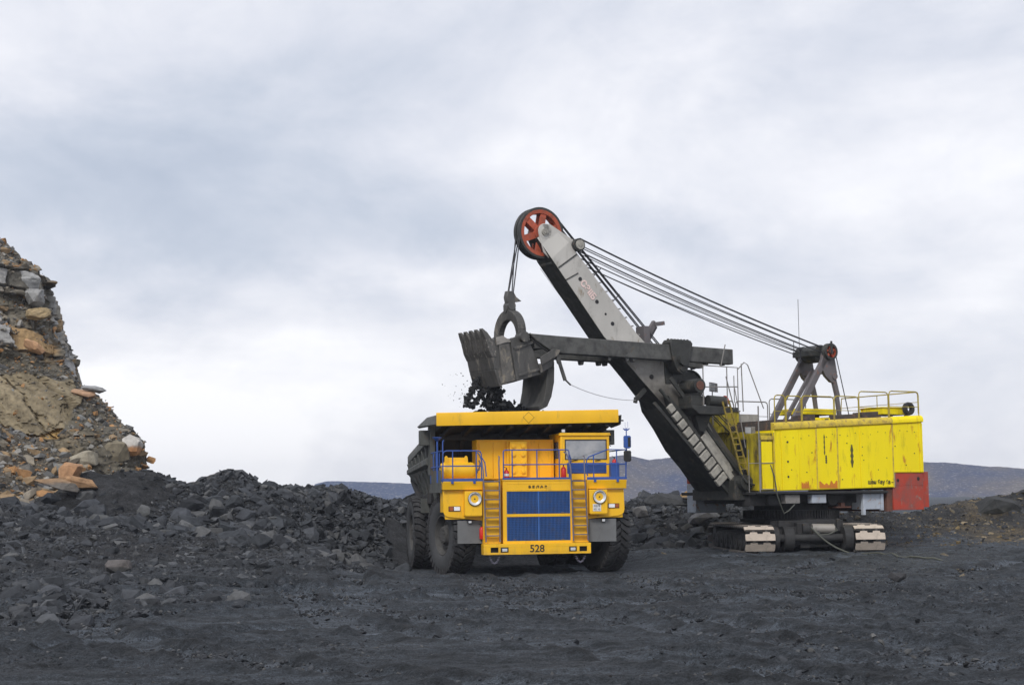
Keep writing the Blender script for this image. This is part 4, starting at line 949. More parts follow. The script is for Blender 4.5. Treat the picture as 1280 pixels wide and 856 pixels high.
    b = MB(); b.box(x0 + .02, x0 + .035, y0 + .33, y1 - .61, 4.16, 4.77); b.obj('side_window', MT['glass'], cb)
    b = MB()
    for i in range(7): b.box(1.12, 2.56, y0 - .035, y0 - .001, 3.62 + i * .052, 3.655 + i * .052)
    b.box(1.10, 2.58, y0 - .01, y0 - .002, 3.60, 3.99); b.obj('louvre', MT['blue'], cb, .003)
    b = MB(); b.mat(0).box(.90, 1.06, 1.16, 1.32, 5.10, 5.22); b.mat(1).box(.92, 1.04, 1.15, 1.16, 5.11, 5.21); b.mat(0).tube([(1.0, 1.3, 5.1), (1.12, 1.3, 5.28)], .02, 5); b.obj('roof_lamp', [MT['black'], MT['lens']], cb)
    b = MB(); b.box(2.60, 2.72, 3.05, 3.2, 3.4, 5.3); b.obj('canopy_prop', MT['truckorange'], TR, .01)
    b = MB(); b.box(2.74, 2.88, 1.5, 1.7, 4.78, 5.10); b.tube([(2.72, 1.6, 4.7), (2.85, 1.5, 4.6)], .015, 5); b.obj('cab_side_lamp', MT['black'], TR, .01)
    # mirrors
    b = MB(); b.tube([(3.09, .4, 3.4), (3.14, .36, 4.2), (3.14, .36, 5.16), (3.14, .36, 5.22)], .02, 6); b.box(3.06, 3.22, .34, .38, 5.13, 5.16); b.tube([(3.02, .36, 5.2), (3.14, .36, 5.15), (3.27, .36, 5.2)], .018, 5)
    b.tube([(3.10, .36, 5.16), (3.10, .36, 5.42)], .006, 4); b.tube([(3.2, .36, 5.16), (3.2, .36, 5.45)], .006, 4)
    mr = b.obj('mirror_post', MT['blue'], TR)
    for z0, z1, m in ((4.48, 4.94, 'blue'), (4.0, 4.40, 'black')):
        b = MB(); b.mat(0).prism([(3.02, z0 + .05), (3.08, z0), (3.22, z0), (3.28, z0 + .05), (3.28, z1 - .04), (3.24, z1), (3.05, z1), (3.02, z1 - .04)], 'y', .24, .34); b.mat(1).box(3.16, 3.26, .225, .24, z0 + .06, z1 - .06)
        b.obj('mirror', [MT[m], MT['black']], mr, .015)
    b = MB(); b.tube([(-3.74, .7, 3.3), (-3.74, .7, 4.80)], .03, 8); b.mat(0).lathe([(.02, 4.76), (.17, 4.90), (.17, 4.92), (0, 4.92)], (-3.74, .7, 0), 16, 'z'); b.obj('post_cone', MT['blue'], TR)  # blue post topped with a cone
build_upper()

def build_body():
    rise = lambda x: (x + 3.73) / 6.73 * .12
    # yellow lip across the canopy edge
    xa, xb = -3.73, 3.0
    b = MB(); q = lambda x, y0, y1: [(x, y0, 5.33 + rise(x)), (x, y0 - .03, 5.60 + rise(x)), (x, y0, 5.79 + rise(x)), (x, y1, 5.81 + rise(x)), (x, y1, 5.36 + rise(x))]
    A, B = q(xa, .9, .98), q(xb, .9, .98); b.add(A + B, [(0, 1, 2, 3, 4), (9, 8, 7, 6, 5)] + [(i, (i + 1) % 5, 5 + (i + 1) % 5, 5 + i) for i in range(5)])
    lip = b.obj('canopy_lip', MT['truck'], TR, .006)
    b = MB(); cx, cz, rr = -.36, 5.63, .21
    d = [(cx, cz + rr), (cx + rr, cz), (cx, cz - rr), (cx - rr, cz)]; e = [(cx + (p[0] - cx) * .93, cz + (p[1] - cz) * .93) for p in d]
    for i in range(4):
        j = (i + 1) % 4; yy = lambda p: .87 - .004 - (0 if True else 0) + abs(p[1] - 5.63) * .11
        b.hexa([(d[i][0], yy(d[i]), d[i][1]), (d[j][0], yy(d[j]), d[j][1]), (e[j][0], yy(e[j]), e[j][1]), (e[i][0], yy(e[i]), e[i][1])], [(d[i][0], .91, d[i][1]), (d[j][0], .91, d[j][1]), (e[j][0], .91, e[j][1]), (e[i][0], .91, e[i][1])])
    b.obj('diamond_mark', MT['bodyin'], lip)
    b = MB()
    # canopy roof, front wall, floor, tail
    pr = [(.981, 5.79), (3.6, 5.78), (3.9, 5.55), (4.9, 3.0), (8.0, 2.75), (10.9, 3.65), (10.9, 3.45), (8.0, 2.5), (4.7, 2.55), (3.75, 4.95), (3.2, 5.2), (.981, 5.42)]
    b.prism(pr, 'x', -3.42, 2.88)
    for i in range(9):
        x = -3.2 + i * .72; b.prism([(1.0, 5.40), (3.2, 5.18), (3.7, 4.9), (4.55, 2.6), (4.45, 2.5), (3.55, 4.75), (3.1, 5.0), (1.0, 5.30)], 'x', x, x + .14)
    b.box(-3.3, 2.8, 3.0, 3.2, 4.9, 5.12)
    body = b.obj('dump_body', MT['bodyin'], TR, .01)
    for s in (-1, 1):
        X = lambda v: CX + s * v
        def quad(prof_f, prof_b, yf, yb):
            n = len(prof_f); A = [(X(x), yf, z) for x, z in prof_f]; B = [(X(x), yb, z) for x, z in prof_b]
            b.add(A + B, [tuple(range(n)), tuple(range(2 * n - 1, n - 1, -1))] + [(i, (i + 1) % n, n + (i + 1) % n, n + i) for i in range(n)])
        b = MB()
        # inclined side sheet with a thick top rail, then a lower sheet folding in to the floor
        quad([(3.30, 4.95), (3.36, 4.95), (3.36, 4.0), (3.0, 2.6), (2.9, 2.6), (3.28, 4.0)], [(3.24, 4.35), (3.30, 4.35), (3.28, 3.75), (2.75, 2.95), (2.65, 2.95), (3.20, 3.75)], 3.7, 10.6)
        quad([(3.22, 5.12), (3.46, 5.12), (3.52, 5.0), (3.52, 4.74), (3.40, 4.66), (3.22, 4.66)], [(3.05, 4.58), (3.24, 4.58), (3.30, 4.48), (3.30, 4.20), (3.2, 4.14), (3.05, 4.14)], 3.7, 10.6)
        quad([(3.36, 4.30), (3.47, 4.22), (3.47, 4.02), (3.30, 3.9)], [(3.26, 3.98), (3.34, 3.92), (3.34, 3.76), (3.2, 3.68)], 3.7, 10.6)
        for i in range(6):
            y = 3.9 + i * 1.25; k = (y - 3.7) / 6.9; t = 4.7 - .55 * k
            w0 = 3.46 - .12 * k
            b.hexa([(X(w0 - .1), y, t), (X(w0 + .02), y, t - .02), (X(w0 + .02), y + .22, t - .02), (X(w0 - .1), y + .22, t)], [(X(2.9 - .2 * k), y, 2.6 + .35 * k), (X(3.1 - .2 * k), y, 2.62 + .35 * k), (X(3.1 - .2 * k), y + .22, 2.62 + .35 * k), (X(2.9 - .2 * k), y + .22, 2.6 + .35 * k)])
        b.obj('body_side', MT['body'], body, .015)
        # canopy side guard: sloping wing and a boxed corner
        b = MB()
        b.add([(X(3.42), .99, 5.74), (X(3.42), 3.7, 5.78), (X(3.80), 3.7, 5.42), (X(3.44), 1.2, 5.40), (X(3.36), .99, 5.70), (X(3.36), 3.7, 5.70), (X(3.72), 3.7, 5.36), (X(3.38), 1.2, 5.36)],
              [(0, 1, 2, 3), (7, 6, 5, 4), (0, 4, 5, 1), (1, 5, 6, 2), (2, 6, 7, 3), (3, 7, 4, 0)])
        b.box(min(X(3.36), X(3.74)), max(X(3.36), X(3.74)), 3.3, 3.72, 4.72, 5.28); b.box(min(X(3.2), X(3.38)), max(X(3.2), X(3.38)), 3.1, 3.8, 3.6, 5.5)
        b.obj('canopy_wing', MT['body'], body, .012)
    b = MB(); b.box(3.02, 3.22, 1.0, 1.06, 5.50, 5.55); b.obj('canopy_hook', MT['black'], body)
    for s in (-1, 1): b = MB(); b.box(CX + s * 3.1 - .3, CX + s * 3.1 + .3, 5.7, 5.76, 2.2, 2.75); b.obj('rock_flap', MT['body'], body)
build_body()

def coal_heap():
    """the load in the truck's tray, and the lumps still falling into it"""
    V, F, T = [], [], []; o = 0; rg = np.random.default_rng(77)
    M_ = TR.matrix_basis if TR.matrix_basis else Matrix()
    M_ = Matrix.Translation(TR.location) @ Matrix.Rotation(R(11), 4, 'Z')
    def top(x, y): return max(4.6, 6.42 - .75 * math.hypot((x + .35) * .55, (y - 4.9) * .9) ** 1.25)
    for _ in range(1500):
        x, y = rg.uniform(-3.0, 2.4), rg.uniform(3.9, 9.8); s = min(.13 * rg.uniform() ** -.55, .45)
        z = top(x, y) - s * .3 + (.10 * rg.normal()); h, f = SHAPES[rg.integers(len(SHAPES))]
        P = stone_verts(h, s * .6, rnd_rot(1.5)); P = P + np.array(M_ @ Vector((x, y, z))); V.append(P); F.append(f + o); o += len(P); T.append(np.tile(np.array((.035, .036, .038)) * rg.uniform(.6, 1.6), (len(P), 1)))
    n = 30; gx, gy = np.meshgrid(np.linspace(-3.3, 2.7, n), np.linspace(3.8, 10.2, n))
    gz = np.vectorize(top)(gx, gy) - .1; G = np.array([M_ @ Vector((a, b_, c_)) for a, b_, c_ in zip(gx.ravel(), gy.ravel(), gz.ravel())])
    i, j = np.meshgrid(range(n - 1), range(n - 1), indexing='ij'); a = (i * n + j).ravel()
    V.append(G); F.append(np.concatenate([np.stack([a, a + 1, a + n + 1], 1), np.stack([a, a + n + 1, a + n], 1)]) + o); T.append(np.tile((.03, .03, .032), (len(G), 1)))
    tag(raw_mesh('coal_load', np.concatenate(V), np.concatenate(F), MT['rock'], np.concatenate(T)), 'black coal heaped in the tray of the dump truck', 'coal', kind='stuff')
    V, F, T = [], [], []; o = 0
    for _ in range(1500):
        u = rg.uniform() ** .8; strand = rg.integers(5)
        z = 6.2 + 1.15 * u
        cx = [-1.66 + .02 * u + rg.normal() * .05, -1.45 + .25 * u - .5 * (1 - u) ** 2 + rg.normal() * .07, -1.05 + rg.normal() * .09, -.80 - .1 * u + rg.normal() * .08, -1.25 + .1 * u + rg.normal() * .12][strand]
        if strand == 0: cx -= .45 * (1 - u)
        y = 4.3 + rg.normal() * .25; s = min(.045 * rg.uniform() ** -.5, .16) * (1.25 - .4 * u)
        h, f = SHAPES[rg.integers(len(SHAPES))]; P = stone_verts(h, s * .8, rnd_rot(1.5)) + np.array(M_ @ Vector((cx, y, z))); V.append(P); F.append(f + o); o += len(P); T.append(np.tile((.03, .031, .033), (len(P), 1)))
    for _ in range(60):
        x, y, z = rg.normal() * .35 - 2.25, 4.3 + rg.normal() * .3, rg.uniform(6.2, 7.6); s = rg.uniform(.012, .04)
        h, f = SHAPES[rg.integers(len(SHAPES))]; P = stone_verts(h, s, rnd_rot(1.5)) + np.array(M_ @ Vector((x, y, z))); V.append(P); F.append(f + o); o += len(P); T.append(np.tile((.05, .05, .05), (len(P), 1)))
    tag(raw_mesh('falling_coal', np.concatenate(V), np.concatenate(F), MT['rock'], np.concatenate(T)), 'black coal pouring out of the open bucket into the truck', 'coal', kind='stuff')
coal_heap()

# ------------------------------------------------------------------ mining shovel (x to the rear, y to the far side, z up; metres)
SH = empty('mining_shovel', (11.8, 66, .25), R(30), 'yellow electric mining shovel on crawlers with long grey boom and red counterweight, loading the truck', 'excavator')

def build_boom():
    # box girder; upper part pale, lower part spreading towards its foot
    top = [(-12.0, 13.06), (-11.3, 12.45), (-8.12, 8.95), (-6.55, 7.55), (-5.5, 6.35), (-4.1, 4.45), (-3.0, 3.25)]
    bot = [(-12.65, 12.55), (-12.12, 11.75), (-9.74, 8.80), (-7.9, 7.0), (-6.35, 5.45), (-4.75, 3.55), (-3.9, 2.62)]
    hw = [.36, .55, .55, .62, .80, 1.0, 1.05]
    b = MB(); n = len(top)
    for i in range(n - 1):
        A = [(top[i][0], -hw[i], top[i][1]), (top[i][0], hw[i], top[i][1]), (bot[i][0], hw[i], bot[i][1]), (bot[i][0], -hw[i], bot[i][1])]
        B = [(top[i + 1][0], -hw[i + 1], top[i + 1][1]), (top[i + 1][0], hw[i + 1], top[i + 1][1]), (bot[i + 1][0], hw[i + 1], bot[i + 1][1]), (bot[i + 1][0], -hw[i + 1], bot[i + 1][1])]
        o = len(b.v); b.v += A + B
        m = 0
        for k, f in enumerate([(0, 1, 5, 4), (1, 2, 6, 5), (2, 3, 7, 6), (3, 0, 4, 7)]):
            b.f.append(tuple(x + o for x in f)); b.m.append(1 if k in (0, 2) else m); b.sm.append(False)
        if i == 0: b.f.append((o, o + 3, o + 2, o + 1)); b.m.append(1); b.sm.append(False)
        if i == n - 2: b.f.append((o + 4, o + 5, o + 6, o + 7)); b.m.append(1); b.sm.append(False)
    boom = b.obj('boom', [MT['boom'], MT['oily']], SH, .02)
    def along(u, t, y):   # u 0..1 from head to the end of the pale part, t 0 at upper edge .. 1 at lower edge
        a = Vector((-11.3, 0, 12.45)).lerp(Vector((-8.12, 0, 8.95)), u); c = Vector((-12.12, 0, 11.75)).lerp(Vector((-9.74, 0, 8.80)), u); p = a.lerp(c, t); return (p.x, y, p.z)
    b = MB()
    for u, t, r in ((.33, .52, .085), (.60, .50, .085), (.86, .50, .085), (.745, .50, .05), (1.5, .5, .09), (1.75, .45, .09), (2.0, .35, .08)):
        p = along(u, t, 0); b.cyl((p[0], -.556 if u < 1.1 else -.66, p[2]), (p[0], -.50, p[2]), r, n=16)
    b.obj('lightening_hole', MT['black'], boom)
    b = MB(); b.bar(along(.12, .05, -.565), along(.12, .98, -.565), .02, .05); b.bar(along(.27, .45, -.565), along(.27, 1.0, -.565), .02, .04)
    b.obj('weld_seam', MT['oily'], boom)
    d = Vector((-8.12 + 11.3, 0, 8.95 - 12.45)).normalized(); ang = math.atan2(d.z, d.x)
    p = along(.46, .52, -.565); text('boom_marking', 'СЗIIБ', .36, redspray, boom, p, (R(90), -ang, 0), .004, .015)
    b = MB()
    for i in range(9):   # cleats along the upper edge, and a cable stay
        p = Vector(along(.25 + i * .095, 0, -.4)); b.prism([(p.x - .02, p.z - .02), (p.x + .13, p.z + .03), (p.x + .10, p.z + .07), (p.x - .05, p.z + .04)], 'y', -.5, -.34)
    b.obj('edge_bracket', MT['railgrey'], boom)
    # lower part: pale infill blocks between ribs, long rod, pale braces
    b = MB(); A = Vector((-7.1, -1.16, 6.1)); B = Vector((-4.45, -1.2, 2.98)); dd = (B - A)
    for i in range(10):
        c = A + dd * ((i + .45) / 10); e = dd.normalized(); nrm = Vector((-e.z, 0, e.x)).normalized()
        if nrm.x > 0: nrm = -nrm
        w = .15 + .016 * i; h = dd.length / 10 * .40
        q = lambda y: [tuple(c + e * (-h) + nrm * (-w) + Vector((0, y, 0))), tuple(c + e * h + nrm * (-w) + Vector((0, y, 0))), tuple(c + e * h * .95 + nrm * w + Vector((0, y, 0))), tuple(c - e * h * .95 + nrm * w + Vector((0, y, 0)))]
        b.hexa(q(-.06), q(.10))
    b.obj('boom_rib', MT['cream2'], boom, .03)
    b = MB()
    b.bar((-6.9, -1.02, 7.2), (-3.35, -1.22, 3.05), .1, .16); b.bar((-7.7, -.98, 6.2), (-4.2, -1.2, 2.55), .12, .14); b.tube([(-7.4, -.98, 6.75), (-4.0, -1.24, 3.05)], .07, 8)
    b.prism([(-7.05, 6.5), (-6.9, 5.95), (-6.35, 5.25), (-5.75, 4.35), (-5.0, 3.6), (-4.3, 2.75), (-3.9, 2.5), (-3.85, 2.9), (-6.2, 5.7)], 'y', -1.12, 1.04)
    b.obj('boom_flange', MT['oily'], boom, .02)
    b = MB(); b.bar((-5.5, -1.22, 4.9), (-4.1, -1.28, 3.18), .08, .26); b.prism([(-5.45, 5.5), (-5.2, 5.6), (-4.85, 4.95), (-4.45, 4.45), (-3.9, 3.5), (-4.15, 3.35), (-4.8, 4.3), (-5.3, 4.95)], 'y', -1.12, -1.04)
    b.obj('boom_brace', MT['cream2'], boom, .02)
    b = MB(); b.cyl((-4.62, -1.24, 3.85), (-4.62, -1.20, 3.85), .10, n=14); b.obj('brace_hole', MT['black'], boom)
    b = MB(); b.cyl((-3.55, -1.4, 2.95), (-3.55, 1.4, 2.95), .28, n=18); b.box(-4.2, -2.9, -1.3, 1.3, 2.3, 2.75); b.prism([(-4.3, 2.6), (-3.4, 3.6), (-2.95, 3.3), (-2.95, 2.4)], 'y', -1.28, -1.12)
    b.obj('boom_foot', MT['oily'], boom, .02)
    b = MB(); b.bar((-7.75, -.45, 6.75), (-8.25, -.55, 6.35), .12, .16); b.bar((-8.25, -.55, 6.42), (-8.3, -.55, 6.2), .1, .14); b.obj('stop_lug', MT['oily'], boom)
MT['boom'] = MT['cream']

def boom_paint():
    """pale paint that ends in coal and grease towards the crowd gear"""
    m = paint('boom_paint', (.47, .455, .425), .6, amt=.20, dirt=(.12, .115, .10), scale=1.0, streak=2, bump=.12, rust=(.24, .19, .13), rustamt=.06)
    N, L = m.node_tree.nodes, m.node_tree.links; P = N['Principled BSDF']; src = P.inputs['Base Color'].links[0].from_socket
    tc = N.new('ShaderNodeTexCoord'); sep = N.new('ShaderNodeSeparateXYZ'); L.new(tc.outputs['Object'], sep.inputs[0])
    n = N.new('ShaderNodeTexNoise'); n.inputs['Scale'].default_value = 1.1; n.inputs['Detail'].default_value = 8; n.inputs['Roughness'].default_value = .7; L.new(tc.outputs['Object'], n.inputs['Vector'])
    a = N.new('ShaderNodeMath'); a.operation = 'MULTIPLY_ADD'; L.new(n.outputs['Fac'], a.inputs[0]); a.inputs[1].default_value = -3.0; L.new(sep.outputs[2], a.inputs[2])
    r = N.new('ShaderNodeMapRange'); r.inputs[1].default_value = 7.4; r.inputs[2].default_value = 5.0; r.inputs[3].default_value = 0; r.inputs[4].default_value = .93; L.new(a.outputs[0], r.inputs[0])
    mx = N.new('ShaderNodeMix'); mx.data_type = 'RGBA'; L.new(r.outputs[0], mx.inputs['Factor']); L.new(src, mx.inputs['A']); mx.inputs['B'].default_value = (.052, .045, .037, 1)
    L.new(mx.outputs['Result'], P.inputs['Base Color']); return m
MT['boom'] = boom_paint()
build_boom()

def sheave(r, w, n_spoke, name, mats, y, c):
    b = MB()
    b.mat(1).lathe([(r - .10, -w), (r, -w), (r, -w * .6), (r - .07, -w * .2), (r - .07, w * .2), (r, w * .6), (r, w), (r - .10, w)], (c[0], y, c[1]), 56, 'y')
    b.mat(0).lathe([(r - .10, -w), (r - .24 * r, -w * .8), (r - .24 * r, w * .8), (r - .10, w)], (c[0], y, c[1]), 56, 'y')
    b.lathe([(0, -w), (.30 * r, -w), (.30 * r, w), (0, w)], (c[0], y, c[1]), 28, 'y')
    for i in range(n_spoke):
        a = 2 * math.pi * i / n_spoke + .35; ca, sa = math.cos(a), math.sin(a); k0, k1 = .13 * r, .075 * r
        def q(rr, k, yy): return (c[0] + rr * ca - k * sa, y + yy, c[1] + rr * sa + k * ca)
        t = w * .45
        b.hexa([q(.26 * r, -k0, -t), q(.26 * r, k0, -t), q(.26 * r, k0, t), q(.26 * r, -k0, t)], [q(.80 * r, -k1 * 1.7, -t), q(.80 * r, k1 * 1.7, -t), q(.80 * r, k1 * 1.7, t), q(.80 * r, -k1 * 1.7, t)])
    return b.obj(name, mats, SH, .008)
sheave(1.02, .09, 6, 'head_sheave', [MT['orange'], MT['oily']], -.13, (-12.36, 12.80))
sheave(1.02, .09, 6, 'head_sheave', [MT['orange'], MT['oily']], .13, (-12.36, 12.80))
for y in (-.62, .62):
    sheave(.26, .10, 5, 'suspension_sheave', [MT['orange'], MT['oily']], y, (-10.92, 12.36))
def build_head():
    b = MB()
    for y in (-.43, .37):
        b.lathe([(0, 0), (.30, 0), (.30, .06), (0, .06)], (-12.32, y, 12.84), 24, 'y')
        b.prism([(-12.45, 13.10), (-12.12, 13.14), (-10.95, 12.55), (-10.95, 12.22), (-12.2, 12.6)], 'y', y, y + .06)
        b.prism([(-12.62, 12.80), (-12.2, 12.95), (-11.6, 12.4), (-12.1, 11.75), (-12.4, 12.0)], 'y', y + .01, y + .07)
    hd = b.obj('head_arm', MT['boom'], SH, .01)
    b = MB(); b.cyl((-12.36, -.50, 12.8), (-12.36, .5, 12.8), .13, n=16); b.cyl((-12.36, -.53, 12.8), (-12.36, -.5, 12.8), .07, n=12); b.cyl((-10.92, -.80, 12.36), (-10.92, .8, 12.36), .09, n=14); b.obj('head_pin', MT['cream2'], hd)
    b = MB(); b.cyl((-10.92, -.78, 12.36), (-10.92, -.73, 12.36), .19, n=20); b.obj('sheave_cap', MT['cream2'], hd, .01)
    b = MB(); b.cyl((-11.95, -.4, 11.62), (-11.95, .4, 11.62), .10, n=12); b.obj('guide_roller', MT['oily'], hd)
build_head()

def build_handle():
    b = MB()
    for y in (-1.0, 1.0):
        b.prism([(-13.55, 8.70), (-12.4, 8.66), (-3.82, 8.46), (-3.82, 7.84), (-12.0, 7.98), (-12.5, 8.02), (-13.25, 8.45)], 'y', y - .19, y + .19)
        for x in (-9.85, -9.0, -8.7, -5.1, -4.25): b.prism([(x - .10, 7.95), (x + .10, 7.95), (x + .06, 7.78), (x - .06, 7.78)], 'y', y - .12, y + .12)
    b.box(-13.2, -12.75, -1.0, 1.0, 8.15, 8.55)
    h = b.obj('dipper_handle', MT['handle'], SH, .03)
    b = MB()
    for y in (-1.0, 1.0):
        b.prism([(-7.05, 8.62), (-6.95, 8.75), (-6.05, 8.72), (-5.95, 8.60), (-6.1, 7.9), (-6.25, 7.45), (-6.5, 7.35), (-6.75, 7.5), (-6.95, 8.0)], 'y', y - .30, y + .30)
        for i in range(7): b.cyl((-6.95 + i * .16, y, 8.72), (-6.95 + i * .16, y, 8.79), .05, n=8)
        b.cyl((-6.48, y - .36, 7.62), (-6.48, y + .36, 7.62), .17, n=16)
    b.cyl((-6.5, -1.5, 7.9), (-6.5, 1.5, 7.9), .22, n=16); b.box(-6.9, -6.1, -.7, .7, 7.0, 8.2)
    b.obj('saddle_block', MT['oily'], SH, .02)
    # crowd stop at the boom edge: block with a slanting arm
    b = MB(); b.box(-7.62, -7.32, -.3, .3, 8.62, 9.35); b.bar((-7.4, -.1, 8.9), (-6.95, -.1, 9.55), .18, .22); b.bar((-7.02, -.1, 9.45), (-6.55, -.1, 9.52), .3, .16); b.bar((-7.15, .1, 8.8), (-6.75, .1, 9.4), .1, .12)
    b.obj('rope_guide', MT['gantry'], SH, .015)
    b = MB(); b.bar((-12.35, -1.15, 8.05), (-12.2, -1.15, 7.6), .1, .16); b.bar((-12.2, -1.15, 7.65), (-11.95, -1.15, 6.95), .08, .13); b.bar((-11.97, -1.15, 7.0), (-11.7, -1.15, 6.78), .05, .06)
    b.obj('trip_lever', MT['handle'], SH, .01)
build_handle()

def build_dipper():
    # cup with open mouth upwards; plates of real thickness
    hw = .98
    out = [(-14.92, 8.42), (-14.98, 7.9), (-14.86, 7.3), (-14.68, 6.70), (-14.1, 6.84), (-12.92, 7.18), (-13.08, 7.75), (-13.55, 8.66), (-14.0, 8.58), (-14.47, 8.40), (-14.95, 8.52)]
    b = MB()
    for s in (-1, 1):
        y0, y1 = s * hw, s * (hw - .10); b.prism(out, 'y', min(y0, y1), max(y0, y1))
    # front wall (bulging), back wall
    fr = [(-15.00, 8.42), (-15.06, 7.9), (-14.92, 7.3), (-14.72, 6.66)]
    for (a, c) in zip(fr[:-1], fr[1:]): b.hexa([(a[0] - .05, -hw - .01, a[1]), (a[0] + .08, -hw - .01, a[1]), (a[0] + .08, hw + .01, a[1]), (a[0] - .05, hw + .01, a[1])], [(c[0] - .05, -hw - .01, c[1]), (c[0] + .08, -hw - .01, c[1]), (c[0] + .08, hw + .01, c[1]), (c[0] - .05, hw + .01, c[1])])
    b.hexa([(-13.6, -hw + .1, 8.6), (-13.48, -hw + .1, 8.6), (-13.48, hw - .1, 8.6), (-13.6, hw - .1, 8.6)], [(-13.04, -hw + .1, 7.2), (-12.92, -hw + .1, 7.2), (-12.92, hw - .1, 7.2), (-13.04, hw - .1, 7.2)])
    dp = b.obj('dipper', MT['steel'], SH, .02)
    for s in (-1, 1):   # reinforcing ribs and hinge plates on the near and far side
        b = MB()
        y0, y1 = s * (hw + .002), s * (hw + .07); a, c = min(y0, y1), max(y0, y1)
        b.prism([(-13.72, 8.60), (-13.40, 8.74), (-13.35, 8.62), (-13.66, 8.46)], 'y', a, c)
        b.prism([(-14.22, 8.12), (-13.30, 8.44), (-13.27, 8.34), (-14.20, 8.02)], 'y', a, c)
        b.prism([(-14.02, 7.12), (-12.95, 7.44), (-12.93, 7.34), (-14.0, 7.02)], 'y', a, c)
        b.prism([(-14.30, 8.50), (-14.16, 8.52), (-13.92, 6.92), (-14.06, 6.88)], 'y', a, c)
        b.prism([(-13.0, 7.2), (-12.5, 7.45), (-12.35, 7.75), (-12.55, 7.85), (-13.05, 7.5)], 'y', a, c + .02)
        b.prism([(-13.4, 8.5), (-12.7, 8.05), (-12.4, 8.2), (-13.2, 8.65)], 'y', a, c)
        b.prism([(-13.05, 7.5), (-12.3, 7.9), (-12.2, 8.1), (-12.5, 8.15), (-13.1, 7.8)], 'y', a - .2, c - .2)
        b.obj('dipper_rib', MT['steel'], dp, .015)
    b = MB(); b.prism([(-14.9, 8.5), (-14.62, 8.58), (-14.2, 8.36), (-14.5, 8.32), (-14.88, 8.2)], 'y', -hw - .05, -hw - .003); b.prism([(-14.9, 8.5), (-14.62, 8.58), (-14.2, 8.36), (-14.5, 8.32), (-14.88, 8.2)], 'y', hw + .003, hw + .05)
    b.obj('lip_plate', MT['shoe2'], dp, .01)
    b = MB(); b.prism([(-14.78, 8.22), (-14.34, 8.28), (-14.08, 6.93), (-14.62, 6.80)], 'y', -hw - .03, -hw - .002); b.prism([(-14.8, 7.0), (-14.1, 7.14), (-14.08, 6.9), (-14.7, 6.76)], 'y', -hw - .045, -hw - .031)
    b.obj('wear_plate', MT['wearm'], dp, .01)
    for i in range(5):
        y = -.84 + i * .42; b = MB(); w = .17
        q = lambda x, z, k, t: [(x - t, y - w * k, z), (x + t, y - w * k, z + t * .3), (x + t, y + w * k, z + t * .3), (x - t, y + w * k, z)]
        P = [(-14.98, 7.75, 1.0, .10), (-15.05, 8.0, 1.0, .16), (-15.20, 8.42, .88, .13), (-15.34, 8.66, .75, .09), (-15.46, 8.82, .5, .035)]
        for A, B in zip(P[:-1], P[1:]): b.hexa(q(*A), q(*B))
        b.obj('tooth', MT['toothm'], dp, .01)
    # bottom door hanging open
    b = MB(); pr = [(-12.55, 7.55), (-12.28, 7.7), (-12.30, 7.0), (-12.42, 6.35), (-12.62, 5.95), (-12.95, 5.80), (-13.0, 5.95), (-12.78, 6.15), (-12.68, 6.6), (-12.62, 7.1)]
    b.prism(pr, 'y', -.92, .92)
    for y in (-.7, 0, .7): b.prism([(-12.30, 7.5), (-12.18, 7.5), (-12.2, 6.9), (-12.34, 6.3), (-12.44, 6.3), (-12.32, 7.0)], 'y', y - .06, y + .06)
    b.obj('dipper_door', MT['doorm'], SH, .02)
    # bail and equaliser
    b = MB(); c = Vector((-13.72, 0, 8.62)); n = 22; sec = []
    for i in range(n + 1):
        a = math.pi * i / n; w = .98; hgt = .96; y = w * math.cos(a); z = hgt * math.sin(a)
        if i in (0, n): z -= .25
        ro = 1.0; ri = .70 if 2 < i < n - 2 else .72
        yo, zo = y, c.z + z + .12; yi, zi = y * .70, c.z + (z * .74 - (.02 if i not in (0, n) else 0))
        sec.append([(c.x - .17, yo, zo), (c.x + .17, yo, zo), (c.x + .13, yi, zi), (c.x - .13, yi, zi)])
    for A, B in zip(sec[:-1], sec[1:]): b.hexa(A, B)
    for y in (-.95, .95): b.cyl((c.x, y - .22, c.z - .05), (c.x, y + .22, c.z - .05), .20, n=16)
    b.obj('bail', MT['steel'], SH, .02)
    b = MB(); b.box(c.x - .12, c.x + .12, -.16, .16, 9.60, 9.80); b.cyl((c.x, -.2, 9.86), (c.x, .2, 9.86), .17, n=14); b.cyl((c.x - .2, 0, 9.74), (c.x + .2, 0, 9.74), .14, n=14)
    
    b.prism([(c.x - .14, 9.92), (c.x - .20, 10.2), (c.x - .14, 10.44), (c.x + .10, 10.42), (c.x + .22, 10.22), (c.x + .46, 10.06), (c.x + .2, 10.02), (c.x + .1, 9.9)], 'y', -.16, .12)
    b.obj('equaliser', MT['steel'], SH, .02)
MT['ladderY'] = paint('grimed_yellow_ladder', (.30, .22, .03), .6, amt=.6, dirt=(.05, .045, .035), scale=4)
MT['wearm'] = paint('rust_rubbed_plate', (.15, .142, .13), .55, metal=.3, amt=.45, dirt=(.05, .048, .045), scale=2.5, streak=2, rust=(.30, .26, .20), rustamt=.3, bump=.3)
MT['toothm'] = paint('worn_tooth_steel', (.10, .095, .088), .5, metal=.3, amt=.25, dirt=(.03, .03, .03), scale=4, rust=(.30, .28, .25), rustamt=.15)
MT['doorm'] = paint('door_steel', (.055, .054, .050), .7, amt=.35, dirt=(.02, .02, .02), scale=1.4, streak=3, bump=.3, rust=(.11, .10, .085), rustamt=.12)
MT['shoe2'] = paint('scoured_steel_plate', (.30, .28, .255), .5, metal=.3, amt=.3, dirt=(.06, .055, .05), scale=2, bump=.2)
build_dipper()

